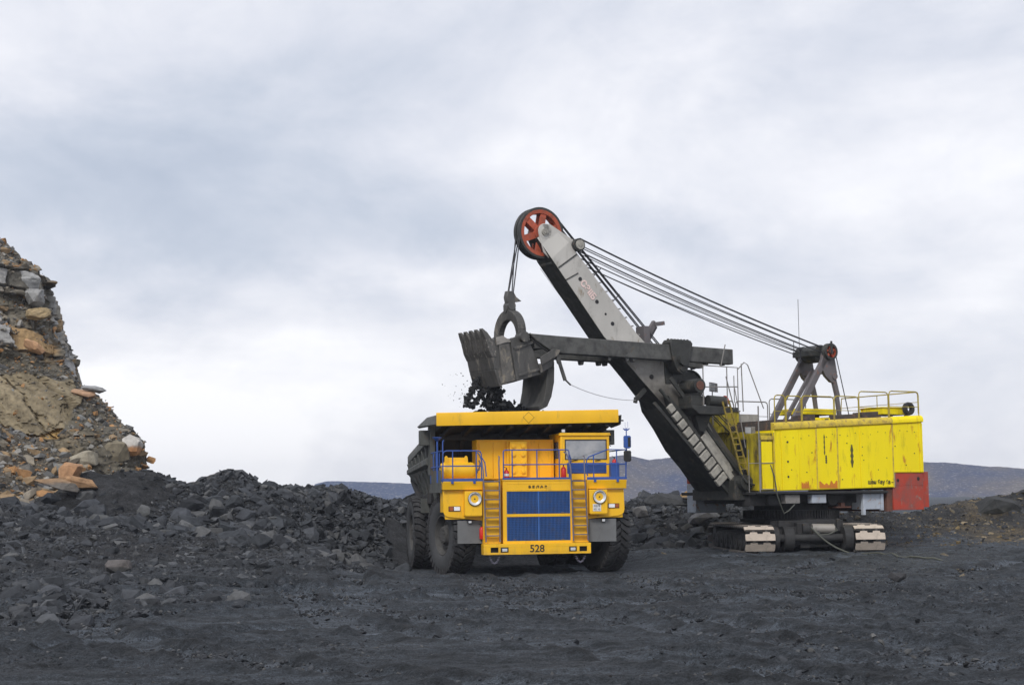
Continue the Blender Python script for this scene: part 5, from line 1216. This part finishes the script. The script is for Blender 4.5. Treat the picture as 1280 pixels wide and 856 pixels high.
def sag(p, q, s, n=14):
    p, q = Vector(p), Vector(q); return [p.lerp(q, i / n) + Vector((0, 0, -s * 4 * (i / n) * (1 - i / n))) for i in range(n + 1)]
def build_ropes():
    hx, hz = -12.36, 12.8
    for y in (-.17, -.09, .09, .17):
        b = MB(); x0 = hx - .97
        b.tube([(-13.74 + (.16 if abs(y) > .12 else -.04) + y * .4, y, 10.35), (x0, y, 12.55)] + [(hx + .985 * math.cos(a), y, hz + .985 * math.sin(a)) for a in np.linspace(R(190), R(48), 14)] + [(-9.27, y * 1.2, 11.06), (-6.55, y * 1.5, 8.33), (-4.4, y * 2, 6.25), (-2.9, y * 2, 5.0)], .026, 5)
        b.obj('hoist_rope', MT['rope'], SH)
    g = (1.66, 8.58)
    for y, y2, z0, z1, r in ((-.62, -.62, .26, .20, .038), (-.58, -.5, .02, .02, .022), (-.66, -.70, -.10, -.06, .022), (.62, .62, .26, .2, .030), (.58, .5, -.05, .0, .024), (.66, .70, -.24, -.12, .024), (.50, .40, -.32, -.05, .018), (-.5, -.4, -.30, -.2, .018)):
        b = MB(); b.tube(sag((-10.85, y, 12.36 + z0), (g[0] - .1, y2, g[1] + z1), .10 + abs(z0) * .2), r, 5); b.obj('suspension_rope', MT['rope'], SH)
    b = MB(); b.tube(sag((-12.0, .5, 11.5), (-5.0, .9, 4.2), .12), .010, 4); b.obj('signal_cord', MT['cord'], SH)
    b = MB(); b.tube(sag((-11.72, -1.15, 6.8), (-8.3, -.6, 6.3), .16), .014, 4); b.obj('signal_cord', MT['cord'], SH)
    # spacer arms of the hoist rope guides standing off the boom edge
    for u in (.38, .66):
        p = Vector((-11.3, -.2, 12.45)).lerp(Vector((-8.12, -.2, 8.95)), u); b = MB(); b.tube([p, p + Vector((.48, 0, .44))], .022, 5); b.obj('rope_spacer', MT['rope'], SH)
build_ropes()

def build_gantry():
    gx = 1.66
    for y, nm in ((-.72, 'near'), (.72, 'far')):
        b = MB()
        b.prism([(gx - .30, 8.55), (gx - .15, 8.78), (gx + .12, 8.80), (gx + .30, 8.6), (gx + .46, 7.7), (gx + .30, 7.25), (gx + .10, 7.3), (gx - .20, 7.55), (gx - .42, 7.95)], 'y', y - .09, y + .09)
        b.bar((gx - .2, y, 8.25), (-.35, y, 5.55), .18, .27); b.bar((gx + .30, y, 7.45), (gx + .50, y, 6.7), .16, .21); b.bar((gx + .45, y, 6.8), (gx + .62, y, 5.55), .14, .17)
        b.cyl((gx + .30, y - .14, 7.55), (gx + .30, y + .14, 7.55), .14, n=12)
        b.obj('gantry_leg', MT['gantry'], SH, .015)
        sheave(.36, .12, 5, 'gantry_sheave', [MT['orange'], MT['oily']], y - .16 if y < 0 else y + .16, (gx, 8.60))
    b = MB(); b.cyl((gx, -1.0, 8.6), (gx, 1.0, 8.6), .12, n=14); b.cyl((gx - .1, -.45, 8.55), (gx - .1, .45, 8.55), .38, n=20); b.box(gx - .8, gx - .2, -.5, .62, 8.42, 8.66); b.box(gx - .05, gx + .06, -1.02, -.98, 8.5, 9.05)
    b.obj('gantry_head', MT['oily'], SH, .015)
    b = MB(); b.bar((-.30, -.1, 5.6), (gx - .1, .1, 7.9), .12, .16); b.bar((gx - .15, -.7, 7.75), (gx - .15, .7, 7.75), .15, .2, (1, 0, 0)); b.obj('gantry_brace', MT['gantry'], SH)
    b = MB(); b.tube([(gx + .33, -.88, 8.5), (gx + 1.0, -.9, 5.75)], .022, 5); b.tube([(gx - .9, .4, 8.45), (gx - .9, .4, 9.1)], .016, 4); b.tube([(gx - 1.05, -.2, 8.1), (gx - 1.05, -.2, 8.75)], .03, 4); b.tube([(gx - .5, .5, 8.5), (gx - .5, .5, 11.0)], .012, 4)
    b.obj('gantry_stay', MT['rope'], SH)
    b = MB(); b.box(-.75, .1, -1.0, -.45, 5.42, 5.62); b.box(-.75, .1, .45, 1.0, 5.42, 5.62); b.obj('gantry_foot', MT['rail'], SH, .01)
build_gantry()

def build_house():
    zl = lambda x: 2.64 + (x + 2.95) * .017          # lower and upper edge of the side, as they run to the rear
    zu = lambda x: 5.10 + (x + 2.95) * .053
    b = MB()
    def slab(x0, x1, y0, y1, f0, f1, bb=None):
        bb = bb or b; bb.hexa([(x0, y0, f0(x0)), (x1, y0, f0(x1)), (x1, y1, f0(x1)), (x0, y1, f0(x0))], [(x0, y0, f1(x0)), (x1, y0, f1(x1)), (x1, y1, f1(x1)), (x0, y1, f1(x0))])
    slab(-2.95, 3.50, -2.58, 2.58, zl, zu); slab(3.50, 5.22, -2.58, 2.58, lambda x: 3.37, zu)
    house = b.obj('machinery_house', MT['lemon'], SH, .02)
    xs = [-2.95, -2.55, -1.62, -.62, .92, 2.0, 3.44, 5.02, 5.22]   # panel seams
    BOLTS = [(x, z, .045) for x, z in ((-2.28, 4.62), (-2.28, 3.83), (-2.28, 3.22))] + [(-2.4 + i * .42, zu(-2.4 + i * .42) - .30 - .05 * (i % 3), .016) for i in range(18)] + [(x, z, .022) for x, z in ((1.72, 4.1), (1.8, 3.9), (3.1, 4.0), (3.6, 4.5), (4.7, 4.2), (1.75, 4.45), (-.2, 4.85), (2.6, 3.5), (-1.3, 3.4), (.6, 3.1), (-2.1, 3.5), (.9, 4.6), (2.2, 3.1), (4.2, 3.7), (-1.0, 4.2))]
    xs = [-2.94, -2.60, -1.68, -.75, .38, 1.62, 3.46, 5.00, 5.22]
    for i, (a, c) in enumerate(zip(xs[:-1], xs[1:])):
        if c - a < .1: continue
        b = MB(); f0 = (lambda x: zl(x) + .03) if a < 3.4 else (lambda x: 3.40)
        slab(a + .012, c - .012, -2.60 - (.012 if i % 2 else 0), -2.581, f0, lambda x: zu(x) - .04, b); b.mat(1)
        for x, z, r in BOLTS:
            if a + .05 < x < c - .05: b.cyl((x, -2.628, z), (x, -2.595, z), r, n=10)
        b.obj('side_panel', [MT['lemon'], MT['mark']], house, .006)
    b = MB()
    for x in (-.75, .38, 3.46): b.hexa([(x - .035, -2.625, zl(x)), (x + .035, -2.625, zl(x)), (x + .035, -2.582, zl(x)), (x - .035, -2.582, zl(x))], [(x - .035, -2.625, zu(x)), (x + .035, -2.625, zu(x)), (x + .035, -2.582, zu(x)), (x - .035, -2.582, zu(x))])
    b.obj('seam_strip', MT['lemonrim'], house, .005)
    def stain(nm, mat, x, z0, z1, w):
        b = MB(); n = 9; L = []; Rr = []
        for k in range(n):
            z = z0 + (z1 - z0) * k / (n - 1); q = w * (.45 + .55 * math.sin(k * 1.7 + x) ** 2) * (.35 if k in (0, n - 1) else 1); L.append((x - q, z)); Rr.append((x + q, z))
        b.prism(L + Rr[::-1], 'y', -2.6185, -2.6145); b.obj(nm, mat, house)
    stain('oil_stain', oilstain, 1.16, 3.60, 4.55, .09); stain('oil_stain', oilstain, -.33, 4.1, 4.95, .04); stain('oil_stain', oilstain, -.25, 3.75, 4.1, .06)
    rg = np.random.default_rng(5)
    for x0, x1 in ((-.66, .32), (-1.6, -1.2)):
        b = MB(); m = 14; up_ = [(x0 + (x1 - x0) * k / m, zl(0) + .06 + rg.uniform(.12, .32)) for k in range(m + 1)]; b.prism([(x0, zl(0) + .05)] + up_ + [(x1, zl(0) + .05)], 'y', -2.6175, -2.6135); b.obj('bare_patch', rustpatch, house)
    text('brush_writing', 'шен бау 6а –', .24, MT['mark'], house, (2.72, -2.6215, 2.98), (R(90), 0, 0), .002, .008)
    # rounded roof rim
    rim = [(-2.58, 0), (-2.66, .02), (-2.67, .14), (-2.62, .25), (-2.52, .30), (-2.4, .31), (-2.4, 0)]
    for x0, x1, m in ((-2.95, 3.46, 'lemonrim'), (3.47, 5.24, 'lemon')):
        b = MB(); A = [(x0, y, zu(x0) + z) for y, z in rim]; B = [(x1, y, zu(x1) + z) for y, z in rim]; n = len(rim)
        b.add(A + B, [tuple(range(n)), tuple(range(2 * n - 1, n - 1, -1))] + [(i, (i + 1) % n, n + (i + 1) % n, n + i) for i in range(n)]); b.obj('roof_rim', MT[m], house, .006)
    b = MB(); slab(-2.97, 5.20, -2.395, 2.55, lambda x: zu(x) + .004, lambda x: zu(x) + .22); slab(-2.6, 3.3, -2.15, 2.3, lambda x: zu(x) + .221, lambda x: zu(x) + .42)
    slab(-1.2, -.5, -2.3, -1.6, lambda x: zu(x) + .221, lambda x: zu(x) + .55); slab(.6, 1.9, -2.28, -1.9, lambda x: zu(x) + .221, lambda x: zu(x) + .5); slab(2.1, 3.0, -2.3, -1.7, lambda x: zu(x) + .221, lambda x: zu(x) + .56)
    b.box(-2.97, -2.6, -2.39, 2.5, 5.3, 5.42)
    for i in range(9): x = -2.6 + i * .9; slab(x, x + .06, -2.38, -2.16, lambda x: zu(x) + .221, lambda x: zu(x) + .36)
    b.obj('roof', MT['roof'], house, .01)
    # front wall grimed with coal, window, porch with its door
    b = MB(); b.box(-2.97, -2.951, -1.55, 2.56, 2.7, 5.1); b.obj('front_wall', MT['grimy'], house)
    b = MB(); b.box(-3.0, -2.972, -.95, -.25, 4.05, 4.78); b.obj('window', MT['black'], house)
    b = MB(); b.box(-3.02, -2.971, -1.0, 2.4, 4.82, 4.9); b.box(-3.02, -2.971, -1.50, -1.42, 2.7, 5.1); b.box(-3.02, -2.971, .5, .58, 2.7, 5.1); b.obj('front_frame', MT['grimy'], house)
    b = MB(); b.box(-3.62, -3.0, -2.55, -1.65, 2.66, 4.98); porch = b.obj('porch', MT['grimy'], house, .02)
    b = MB(); b.box(-3.60, -3.06, -2.60, -2.552, 2.72, 4.62); b.obj('door', MT['lemon'], porch, .012)
    b = MB(); b.box(-3.62, -3.0, -2.59, -2.553, 4.70, 4.86); b.box(-3.0, -2.96, -2.63, -2.59, 2.66, 5.0); b.obj('door_lintel', MT['lemonrim'], porch, .01)
    b = MB()
    for y in (-2.62, ):
        b.tube([(-3.75, y, 2.6), (-3.75, y, 6.05)], .03, 5); b.tube([(-4.3, y, 3.75), (-3.0, y, 3.78)], .018, 5); b.tube([(-4.3, y, 4.3), (-4.3, y, 2.6)], .018, 5); b.tube([(-3.7, y, 2.72), (-3.02, y, 2.72)], .018, 5); b.tube([(-3.72, y - .02, 2.7), (-3.72, y - .02, 4.7)], .02, 5)
    b.obj('porch_rail', MT['railgrey'], SH)
    # roof gear: hatches, pale box, floodlight
    b = MB(); b.box(3.55, 5.0, -2.0, -.6, 5.88, 6.16); b.box(3.5, 5.05, -2.05, -.55, 6.16, 6.20); b.obj('roof_hatch', MT['lemon'], house, .02)
    b = MB(); b.box(.7, 2.9, .2, 1.6, 5.95, 6.2); b.obj('roof_hatch', MT['lemon'], house, .02)
    b = MB(); b.box(-.9, .4, -2.2, -1.7, 5.48, 5.66); b.obj('roof_hatch', MT['lemon'], house, .02)
    b = MB(); b.mat(0).box(-3.4, -2.5, .2, 1.9, 5.1, 5.98); b.mat(1).box(-3.45, -2.45, .15, 1.95, 5.98, 6.04); b.mat(2).box(-2.499, -1.4, .3, 1.8, 5.4, 5.9); b.obj('roof_box', [MT['grimy'], MT['roof'], MT['cream2']], house, .01)
    b = MB(); b.box(-3.6, -3.0, 1.4, 2.5, 5.1, 6.1); b.obj('roof_box', MT['cream2'], house, .02)
    b = MB(); b.mat(0).prism([(-.22, 6.75), (.22, 6.82), (.22, 7.2), (-.20, 7.12)], 'x', -4.02, -3.90); b.mat(1).prism([(-.19, 6.79), (.19, 6.85), (.19, 7.16), (-.17, 7.09)], 'x', -4.035, -4.021); b.mat(0).tube([(-3.95, .1, 5.4), (-3.95, .1, 6.8)], .025, 6)
    b.obj('floodlight', [MT['railgrey'], MT['lens']], SH, .005)
    b = MB(); b.mat(0).prism([(-1.55, 4.95), (-1.1, 5.0), (-1.1, 5.3), (-1.55, 5.28)], 'x', -3.25, -3.05); b.mat(1).prism([(-1.5, 5.0), (-1.15, 5.03), (-1.15, 5.26), (-1.5, 5.24)], 'x', -3.265, -3.251); b.obj('floodlight', [MT['railgrey'], MT['lens']], SH, .005)
    # roof railings: separate hoops
    def hoop(x0, x1, y, z0, z1, m):
        r = .14; b = MB(); b.tube([(x0, y, z0), (x0, y, z1 - r), (x0 + r * .3, y, z1 - r * .3), (x0 + r, y, z1), (x1 - r, y, z1), (x1 - r * .3, y, z1 - r * .3), (x1, y, z1 - r), (x1, y, z0)], .026, 6)
        b.tube([(x0, y, (z0 + z1) / 2), (x1, y, (z0 + z1) / 2)], .014, 5); b.obj('roof_railing', MT[m], house)
    for x0, x1, z1, m in ((-2.85, -2.3, 6.52, 'rail'), (-2.25, -1.45, 6.5, 'rail'), (-1.40, .30, 6.52, 'rail'), (.34, 1.66, 6.55, 'rail'), (1.70, 3.34, 6.78, 'rail'), (3.40, 5.1, 6.84, 'rail')):
        hoop(x0, x1, -2.55, zu(x0) + .1, z1, m)
    for x0, x1, z1 in ((-2.8, -1.0, 6.6), (-.9, .9, 6.6), (1.0, 3.0, 6.75), (3.1, 5.0, 6.9)): hoop(x0, x1, 2.45, zu(x0) + .1, z1, 'railgrey')
    b = MB(); z1 = 6.84
    b.tube([(5.12, -2.5, 5.9), (5.12, -2.5, z1 - .1), (5.12, -2.4, z1), (5.12, 2.3, z1), (5.12, 2.4, 5.9)], .026, 6); b.tube([(5.12, -2.5, 6.4), (5.12, 2.4, 6.4)], .014, 5); b.tube([(5.12, 0, 5.9), (5.12, 0, z1)], .02, 5); b.obj('roof_railing', MT['rail'], house)
build_house()

def build_lower():
    zb = 1.95
    b = MB()
    b.prism([(3.46, 2.82), (5.20, 2.82), (5.20, 3.36), (3.46, 3.36)], 'y', -2.56, 2.56); b.prism([(3.46, 1.80), (5.2, 1.80), (5.2, 2.819), (3.46, 2.819)], 'y', -2.56, 2.56)
    cw = b.obj('counterweight', MT['cred'], SH, .015)
    b = MB(); b.box(5.205, 5.62, -2.45, 2.45, 1.9, 3.42); b.obj('tail_weight', MT['cred'], cw, .015)
    b = MB(); b.cyl((3.74, -2.57, 3.05), (3.74, -2.55, 3.05), .07, n=12); b.cyl((4.92, -2.57, 3.12), (4.92, -2.55, 3.12), .08, n=12); b.obj('lifting_eye', MT['black'], cw)
    b = MB(); b.box(3.14, 3.455, -2.50, 2.5, 1.75, 2.70); b.obj('end_plate', MT['brown'], SH, .01)
    b = MB(); b.box(3.46, 3.56, -2.60, -2.565, 2.78, 3.37); b.obj('hinge_plate', MT['railgrey'], cw)
    b = MB(); b.mat(0).box(1.85, 1.98, -2.45, -2.3, 1.62, 2.66); b.box(2.85, 3.0, -2.45, -2.3, 1.8, 2.66); b.mat(1).box(1.981, 2.849, -2.40, -1.6, 1.85, 2.65); b.obj('cabinet', [MT['lblue'], MT['lblue']], SH, .01)
    b = MB()
    b.box(-3.9, 3.45, -2.50, 2.5, 2.50, 2.63); b.box(-3.95, 3.13, -2.62, -2.5, 2.53, 2.62)
    b.box(-3.2, 3.1, -1.9, 1.9, 2.15, 2.499); b.box(-3.8, -2.2, -2.0, -1.0, 2.05, 2.499); b.cyl((.6, -2.0, 2.3), (.6, 2, 2.3), .28, n=18); b.cyl((1.5, -1.9, 2.28), (1.5, 0, 2.28), .3, n=16); b.box(-3.0, -1.5, -2.2, -1.4, 2.1, 2.45)
    b.obj('revolving_frame', MT['dark'], SH, .015)
    for x0 in (-2.35, -.95): b = MB(); b.box(x0, x0 + .75, -2.49, -2.2, 2.14, 2.49); b.obj('ballast_box', MT['lblue'] if x0 > -2 else MT['railgrey'], SH, .015)
    b = MB(); b.box(.85, 1.05, -2.2, -2.0, 2.0, 2.14); b.box(.6, 1.4, -2.2, -1.9, 1.93, 1.99); b.obj('step', MT['brown'], SH)
    # turntable with its gear ring
    b = MB(); b.cyl((0, 0, 1.45), (0, 0, 2.149), 1.55, n=48); b.cyl((0, 0, 1.50), (0, 0, 1.86), 1.95, n=60)
    for i in range(96): a = 2 * math.pi * i / 96; b.box(-.028, .028, -.05, .05, -.17, .17, Matrix.Translation((1.98 * math.cos(a), 1.98 * math.sin(a), 1.68)) @ Matrix.Rotation(a + math.pi / 2, 4, 'Z'))
    b.cyl((0, 0, 1.38), (0, 0, 1.5), 2.15, n=60); b.obj('turntable', MT['dark'], SH, .008)
    # operator's cab on the far side
    b = MB(); b.mat(0).box(-3.05, -1.4, 2.62, 3.25, 1.75, 3.0); b.mat(1).box(-3.05, -1.4, 2.62, 3.25, 3.001, 3.5); b.obj('operator_cab', [MT['lblue'], MT['cred']], SH, .03)
    # crowd motor platform in front of the house
    b = MB(); b.prism([(-5.95, 6.0), (-5.6, 5.75), (-4.3, 5.75), (-3.6, 5.95), (-3.6, 6.05), (-5.95, 6.12)], 'y', -1.75, -.4); b.prism([(-5.4, 5.75), (-4.6, 5.75), (-4.9, 5.1), (-5.2, 5.1)], 'y', -1.2, -.9)
    pf = b.obj('crowd_platform', MT['oily'], SH, .02, loc=(-.42, 0, -.02))
    b = MB(); b.mat(0).cyl((-5.55, -1.75, 6.9), (-5.55, -.6, 6.9), .28, n=22); b.mat(1).cyl((-5.55, -1.78, 6.9), (-5.55, -1.75, 6.9), .18, n=20); b.mat(0).lathe([(.62, -.7), (.68, -.7), (.68, -.5), (.62, -.5)], (-5.25, 0, 6.95), 30, 'y', True); b.lathe([(.05, -.62), (.62, -.60)], (-5.25, 0, 6.95), 30, 'y')
    b.box(-5.9, -5.2, -1.6, -.7, 6.13, 6.5); b.obj('crowd_motor', [MT['oily'], MT['brown']], pf, .01)
    b = MB(); b.mat(0).cyl((-5.0, -1.5, 6.32), (-4.15, -1.5, 6.28), .22, n=20); b.mat(1).cyl((-4.15, -1.5, 6.3), (-4.10, -1.5, 6.3), .24, n=18); b.mat(0).cyl((-4.10, -1.5, 6.3), (-4.05, -1.5, 6.3), .08, n=10); b.obj('brake_motor', [MT['oily'], MT['cred']], pf, .01)
    b = MB()
    for r in ([(-5.35, -1.7, 7.72), (-3.6, -1.7, 7.68), (-3.6, -1.7, 6.0)], [(-5.35, -1.7, 7.72), (-5.35, -1.7, 6.1)], [(-4.15, -1.7, 7.7), (-4.15, -1.7, 6.0)], [(-5.3, -1.7, 6.85), (-3.6, -1.7, 6.9)], [(-3.6, -1.7, 7.6), (-3.3, -1.75, 7.9), (-3.15, -1.8, 7.8), (-2.7, -2.2, 6.0)],
              [(-4.2, -1.7, 7.3), (-3.85, -1.75, 6.0)], [(-3.4, -1.7, 7.85), (-3.35, -1.7, 5.9)], [(-4.45, -1.7, 7.7), (-4.9, -.9, 10.0)][:1] + [(-4.2, -1.7, 8.6)]): b.tube(r, .024, 5)
    b.obj('platform_railing', MT['railgrey'], pf)
    # ladder up to the platform
    b = MB(); T0, T1, B0, B1 = 0, 0, Vector((-3.95, -1.95, 2.9)), Vector((-3.6, -1.95, 2.9))
    T0, T1 = Vector((-4.98, -1.9, 6.25)), Vector((-4.66, -1.9, 6.3)); B0, B1 = Vector((-4.12, -1.95, 3.3)), Vector((-3.78, -1.95, 3.3))
    b.bar(T0, B0, .04, .07); b.bar(T1, B1, .04, .07)
    for i in range(1, 12): u = i / 12; b.bar(T0.lerp(B0, u), T1.lerp(B1, u), .03, .05)
    b.obj('ladder', MT['ladderY'], SH)
    b = MB(); b.tube([(-4.45, -2.0, 6.9), (-4.1, -2.0, 5.2), (-3.95, -2.0, 4.4)], .02, 5); b.tube([(-4.45, -2.0, 7.3), (-4.45, -2.0, 6.2)], .02, 5); b.obj('ladder_rail', MT['railgrey'], SH)
    # boom-foot machinery clutter
    b = MB(); b.box(-4.3, -3.1, -1.7, -1.3, 2.3, 3.1); b.cyl((-3.9, -2.0, 3.0), (-3.9, -1.3, 3.0), .3, n=18); b.tube([(-4.2, -1.9, 3.4), (-4.0, -2.1, 3.0), (-3.6, -2.1, 2.9), (-3.4, -2.1, 3.3)], .05, 6)
    b.obj('hoist_gear', MT['oily'], SH, .01)
build_lower()

# crawlers: their own direction, 26 degrees off the house
KR = -R(26)
def build_crawlers():
    def K(b, name, mats, bevel=0, parent=SH, rot=(0, 0, KR), loc=None): return b.obj(name, mats, parent, bevel, rot=rot, loc=loc)
    b = MB(); b.box(-1.5, 1.5, -2.6, 2.6, .75, 1.44); b.box(-1.7, 1.7, -3.0, -2.55, .55, 1.2); b.box(-1.7, 1.7, 2.4, 3, .5, 1.3); b.cyl((-1.7, -3.3, .75), (1.7, -3.3, .75), .16, n=14)
    b.box(-1.2, .8, -2.9, -2.6, .4, .6); b.cyl((-1.15, -3.05, .72), (-.75, -3.05, .72), .5, n=22); b.cyl((.05, -3.1, .85), (.3, -3.1, .85), .3, n=18); b.box(-.55, -.1, -3.1, -2.6, .9, 1.35); b.box(.9, 1.3, -3.0, -2.6, .6, 1.1); b.box(-.45, -.05, -3.2, -2.9, .35, .8); b.cyl((1.25, -3.3, .72), (1.6, -3.3, .72), .52, n=26); b.cyl((-1.6, -3.2, .72), (-1.4, -3.2, .72), .5, n=26); b.tube([(-.6, -3.1, .5), (.5, -3.15, .42), (1.2, -3.1, .5)], .05, 8); b.box(-1.3, -.9, -3.1, -2.8, 1.2, 1.45); b.cyl((-.35, -3.15, 1.1), (-.1, -3.15, 1.1), .24, n=18); b.box(1.1, 1.25, -3.1, -2.9, 1.0, 1.5)
    cf = K(b, 'crawler_frame', MT['dark'], .02)
    b = MB(); b.cyl((.05, -3.15, 1.12), (.95, -3.15, 1.10), .20, n=22); b.cyl((.95, -3.15, 1.1), (1.0, -3.15, 1.1), .12, n=14); K(b, 'travel_motor', MT['shoe2'], .01)
    b = MB(); b.tube([(.95, -3.2, 1.2), (1.05, -3.35, 1.05), (.7, -3.4, .9), (.35, -3.4, .86), (-.05, -3.3, 1.2)], .028, 6); K(b, 'travel_hose', MT['cable'])
    path = []   # centre line of the shoes, a stadium
    r, L, zc = .50, 3.35, .70
    per = 4 * L + 2 * math.pi * r; ns = 42
    def pos(s):
        s %= per
        if s < 2 * L: return (-L + s, zc + r, 0.0)
        s -= 2 * L
        if s < math.pi * r: a = math.pi / 2 - s / r; return (L + r * math.cos(a), zc + r * math.sin(a), -s / r)
        s -= math.pi * r
        if s < 2 * L: return (L - s, zc - r, math.pi)
        s -= 2 * L; a = -math.pi / 2 - s / r; return (-L + r * math.cos(a), zc + r * math.sin(a), math.pi - s / r)
    # one shoe: plate with edge notches, lugs and guide bosses; local y along the track, z outward
    b = MB(); w = .60; p = per / ns * .46; t = .055
    b.prism([(-w, -p), (w, -p), (w + .01, -p * .3), (w, p * .55), (.42, p * .62), (.40, p), (.12, p), (.10, p * .62), (-.10, p * .62), (-.12, p), (-.40, p), (-.42, p * .62), (-w, p * .55), (-w - .01, -p * .3)], 'z', -.03, t)
    b.mat(1)
    for x in (-.26, .26): b.box(x - .05, x + .05, p * .62, p + .08, -.02, .05)
    b.mat(0).box(-w + .02, w - .02, -p, -p + .05, t, t + .03)
    b.mat(1).prism([(-.16, -p * .5), (.16, -p * .5), (.12, p * .5), (-.12, p * .5)], 'z', -.16, -.031)
    proto = None
    for x0 in (-2.24, 2.24):
        e = bpy.data.objects.new('crawler_track', None); col.objects.link(e); e.parent = SH; e.rotation_euler = (0, 0, KR); e.location = Matrix.Rotation(KR, 3, 'Z') @ Vector((x0, 0, 0))
        for i in range(ns):
            y, z, a = pos((i + .35) * per / ns)
            if proto is None: proto = b.obj('track_shoe', [MT['shoe'], MT['shoedark']], e, .008); [setattr(pg, 'material_index', 1) for pg in proto.data.polygons if pg.normal.z < .5]; o = proto
            else: o = proto.copy(); col.objects.link(o); o.parent = e
            o.location = (0, y, z); o.rotation_euler = (a, 0, 0)
        f = MB(); f.box(-.34, .34, -3.0, 3.0, .55, .95); f.prism([(-3.4, .72), (-3.1, .5), (3.1, .5), (3.4, .72), (3.1, .98), (-3.1, .98)], 'x', -.26, .26); f.obj('side_frame', MT['dark'], e, .02)
        wh = None
        for i in range(7):
            y = -2.85 + i * .95
            if wh is None:
                m = MB(); m.lathe([(0, -.44), (.10, -.44), (.12, -.40), (.30, -.40), (.34, -.36), (.34, -.18), (.26, -.16), (.26, .16), (.34, .18), (.34, .36), (.30, .40), (0, .44)], (0, 0, 0), 26, 'x'); wh = m.obj('road_wheel', MT['dark'], e); o = wh
            else: o = wh.copy(); col.objects.link(o); o.parent = e
            o.location = (0, y, .54)
        for y in (-L, L):
            m = MB(); m.lathe([(0, -.46), (.14, -.46), (.16, -.42), (.42, -.40), (.45, -.36), (.45, .36), (.42, .40), (0, .46)], (0, y, zc), 30, 'x'); m.obj('end_wheel', MT['dark'], e)
build_crawlers()

# power cable trailing from the shovel over the ground
def build_cable():
    M_ = Matrix.Translation((11.8, 66, .25)) @ Matrix.Rotation(R(4), 4, 'Z')
    P = [M_ @ Vector(p) for p in ((-.05, -3.35, 1.2), (.25, -3.5, .85), (.6, -3.6, .55), (1.0, -3.8, .3), (1.5, -4.2, .12))]
    for x, y in ((14.3, 60.6), (14.9, 59.4), (15.5, 58.5), (16.1, 58.2)): P.append(Vector((x, y, float(H(np.array([x]), np.array([y]))[0]) + .04)))
    # smooth the path
    Q = []
    for i in range(len(P) - 1):
        p0, p1, p2, p3 = P[max(i - 1, 0)], P[i], P[i + 1], P[min(i + 2, len(P) - 1)]
        for k in range(7):
            t = k / 7; q = .5 * ((2 * p1) + (p2 - p0) * t + (2 * p0 - 5 * p1 + 4 * p2 - p3) * t * t + (3 * p1 - p0 - 3 * p2 + p3) * t ** 3)
            if i > 4: q.z = float(H(np.array([q.x]), np.array([q.y]))[0]) + .035
            Q.append(q)
    b = MB(); b.tube(Q, .035, 7); tag(b.obj('power_cable', MT['cable']), 'grey green power cable trailing from under the shovel across the ground', 'cable')
    b = MB(); b.tube([SH_M @ Vector(p) for p in ((-3.3, -2.75, 3.7), (-3.15, -2.8, 3.2), (-3.0, -2.75, 2.5), (-2.75, -2.7, 2.0), (-2.55, -2.6, 1.75), (-2.3, -2.6, 1.85), (-1.9, -2.5, 2.1))], .025, 6)
    tag(b.obj('hanging_cable', MT['cable']), 'thin grey cable looping down from the shovel door beneath the house', 'cable')
SH_M = Matrix.Translation((11.8, 66, .25)) @ Matrix.Rotation(R(30), 4, 'Z')
build_cable()
b = MB(); c_ = SH_M @ Vector((4.75, -2.3, 6.12))
b.lathe([(.14, -.10), (.20, -.13), (.27, -.10), (.29, 0), (.27, .10), (.20, .13), (.14, .10)], (0, 0, 0), 28, 'y', True)
tag(b.obj('spare_tyre', MT['tyre'], None, loc=c_, rot=(0, 0, R(30))), 'small black tyre standing on the rear corner of the shovel roof', 'tyre')
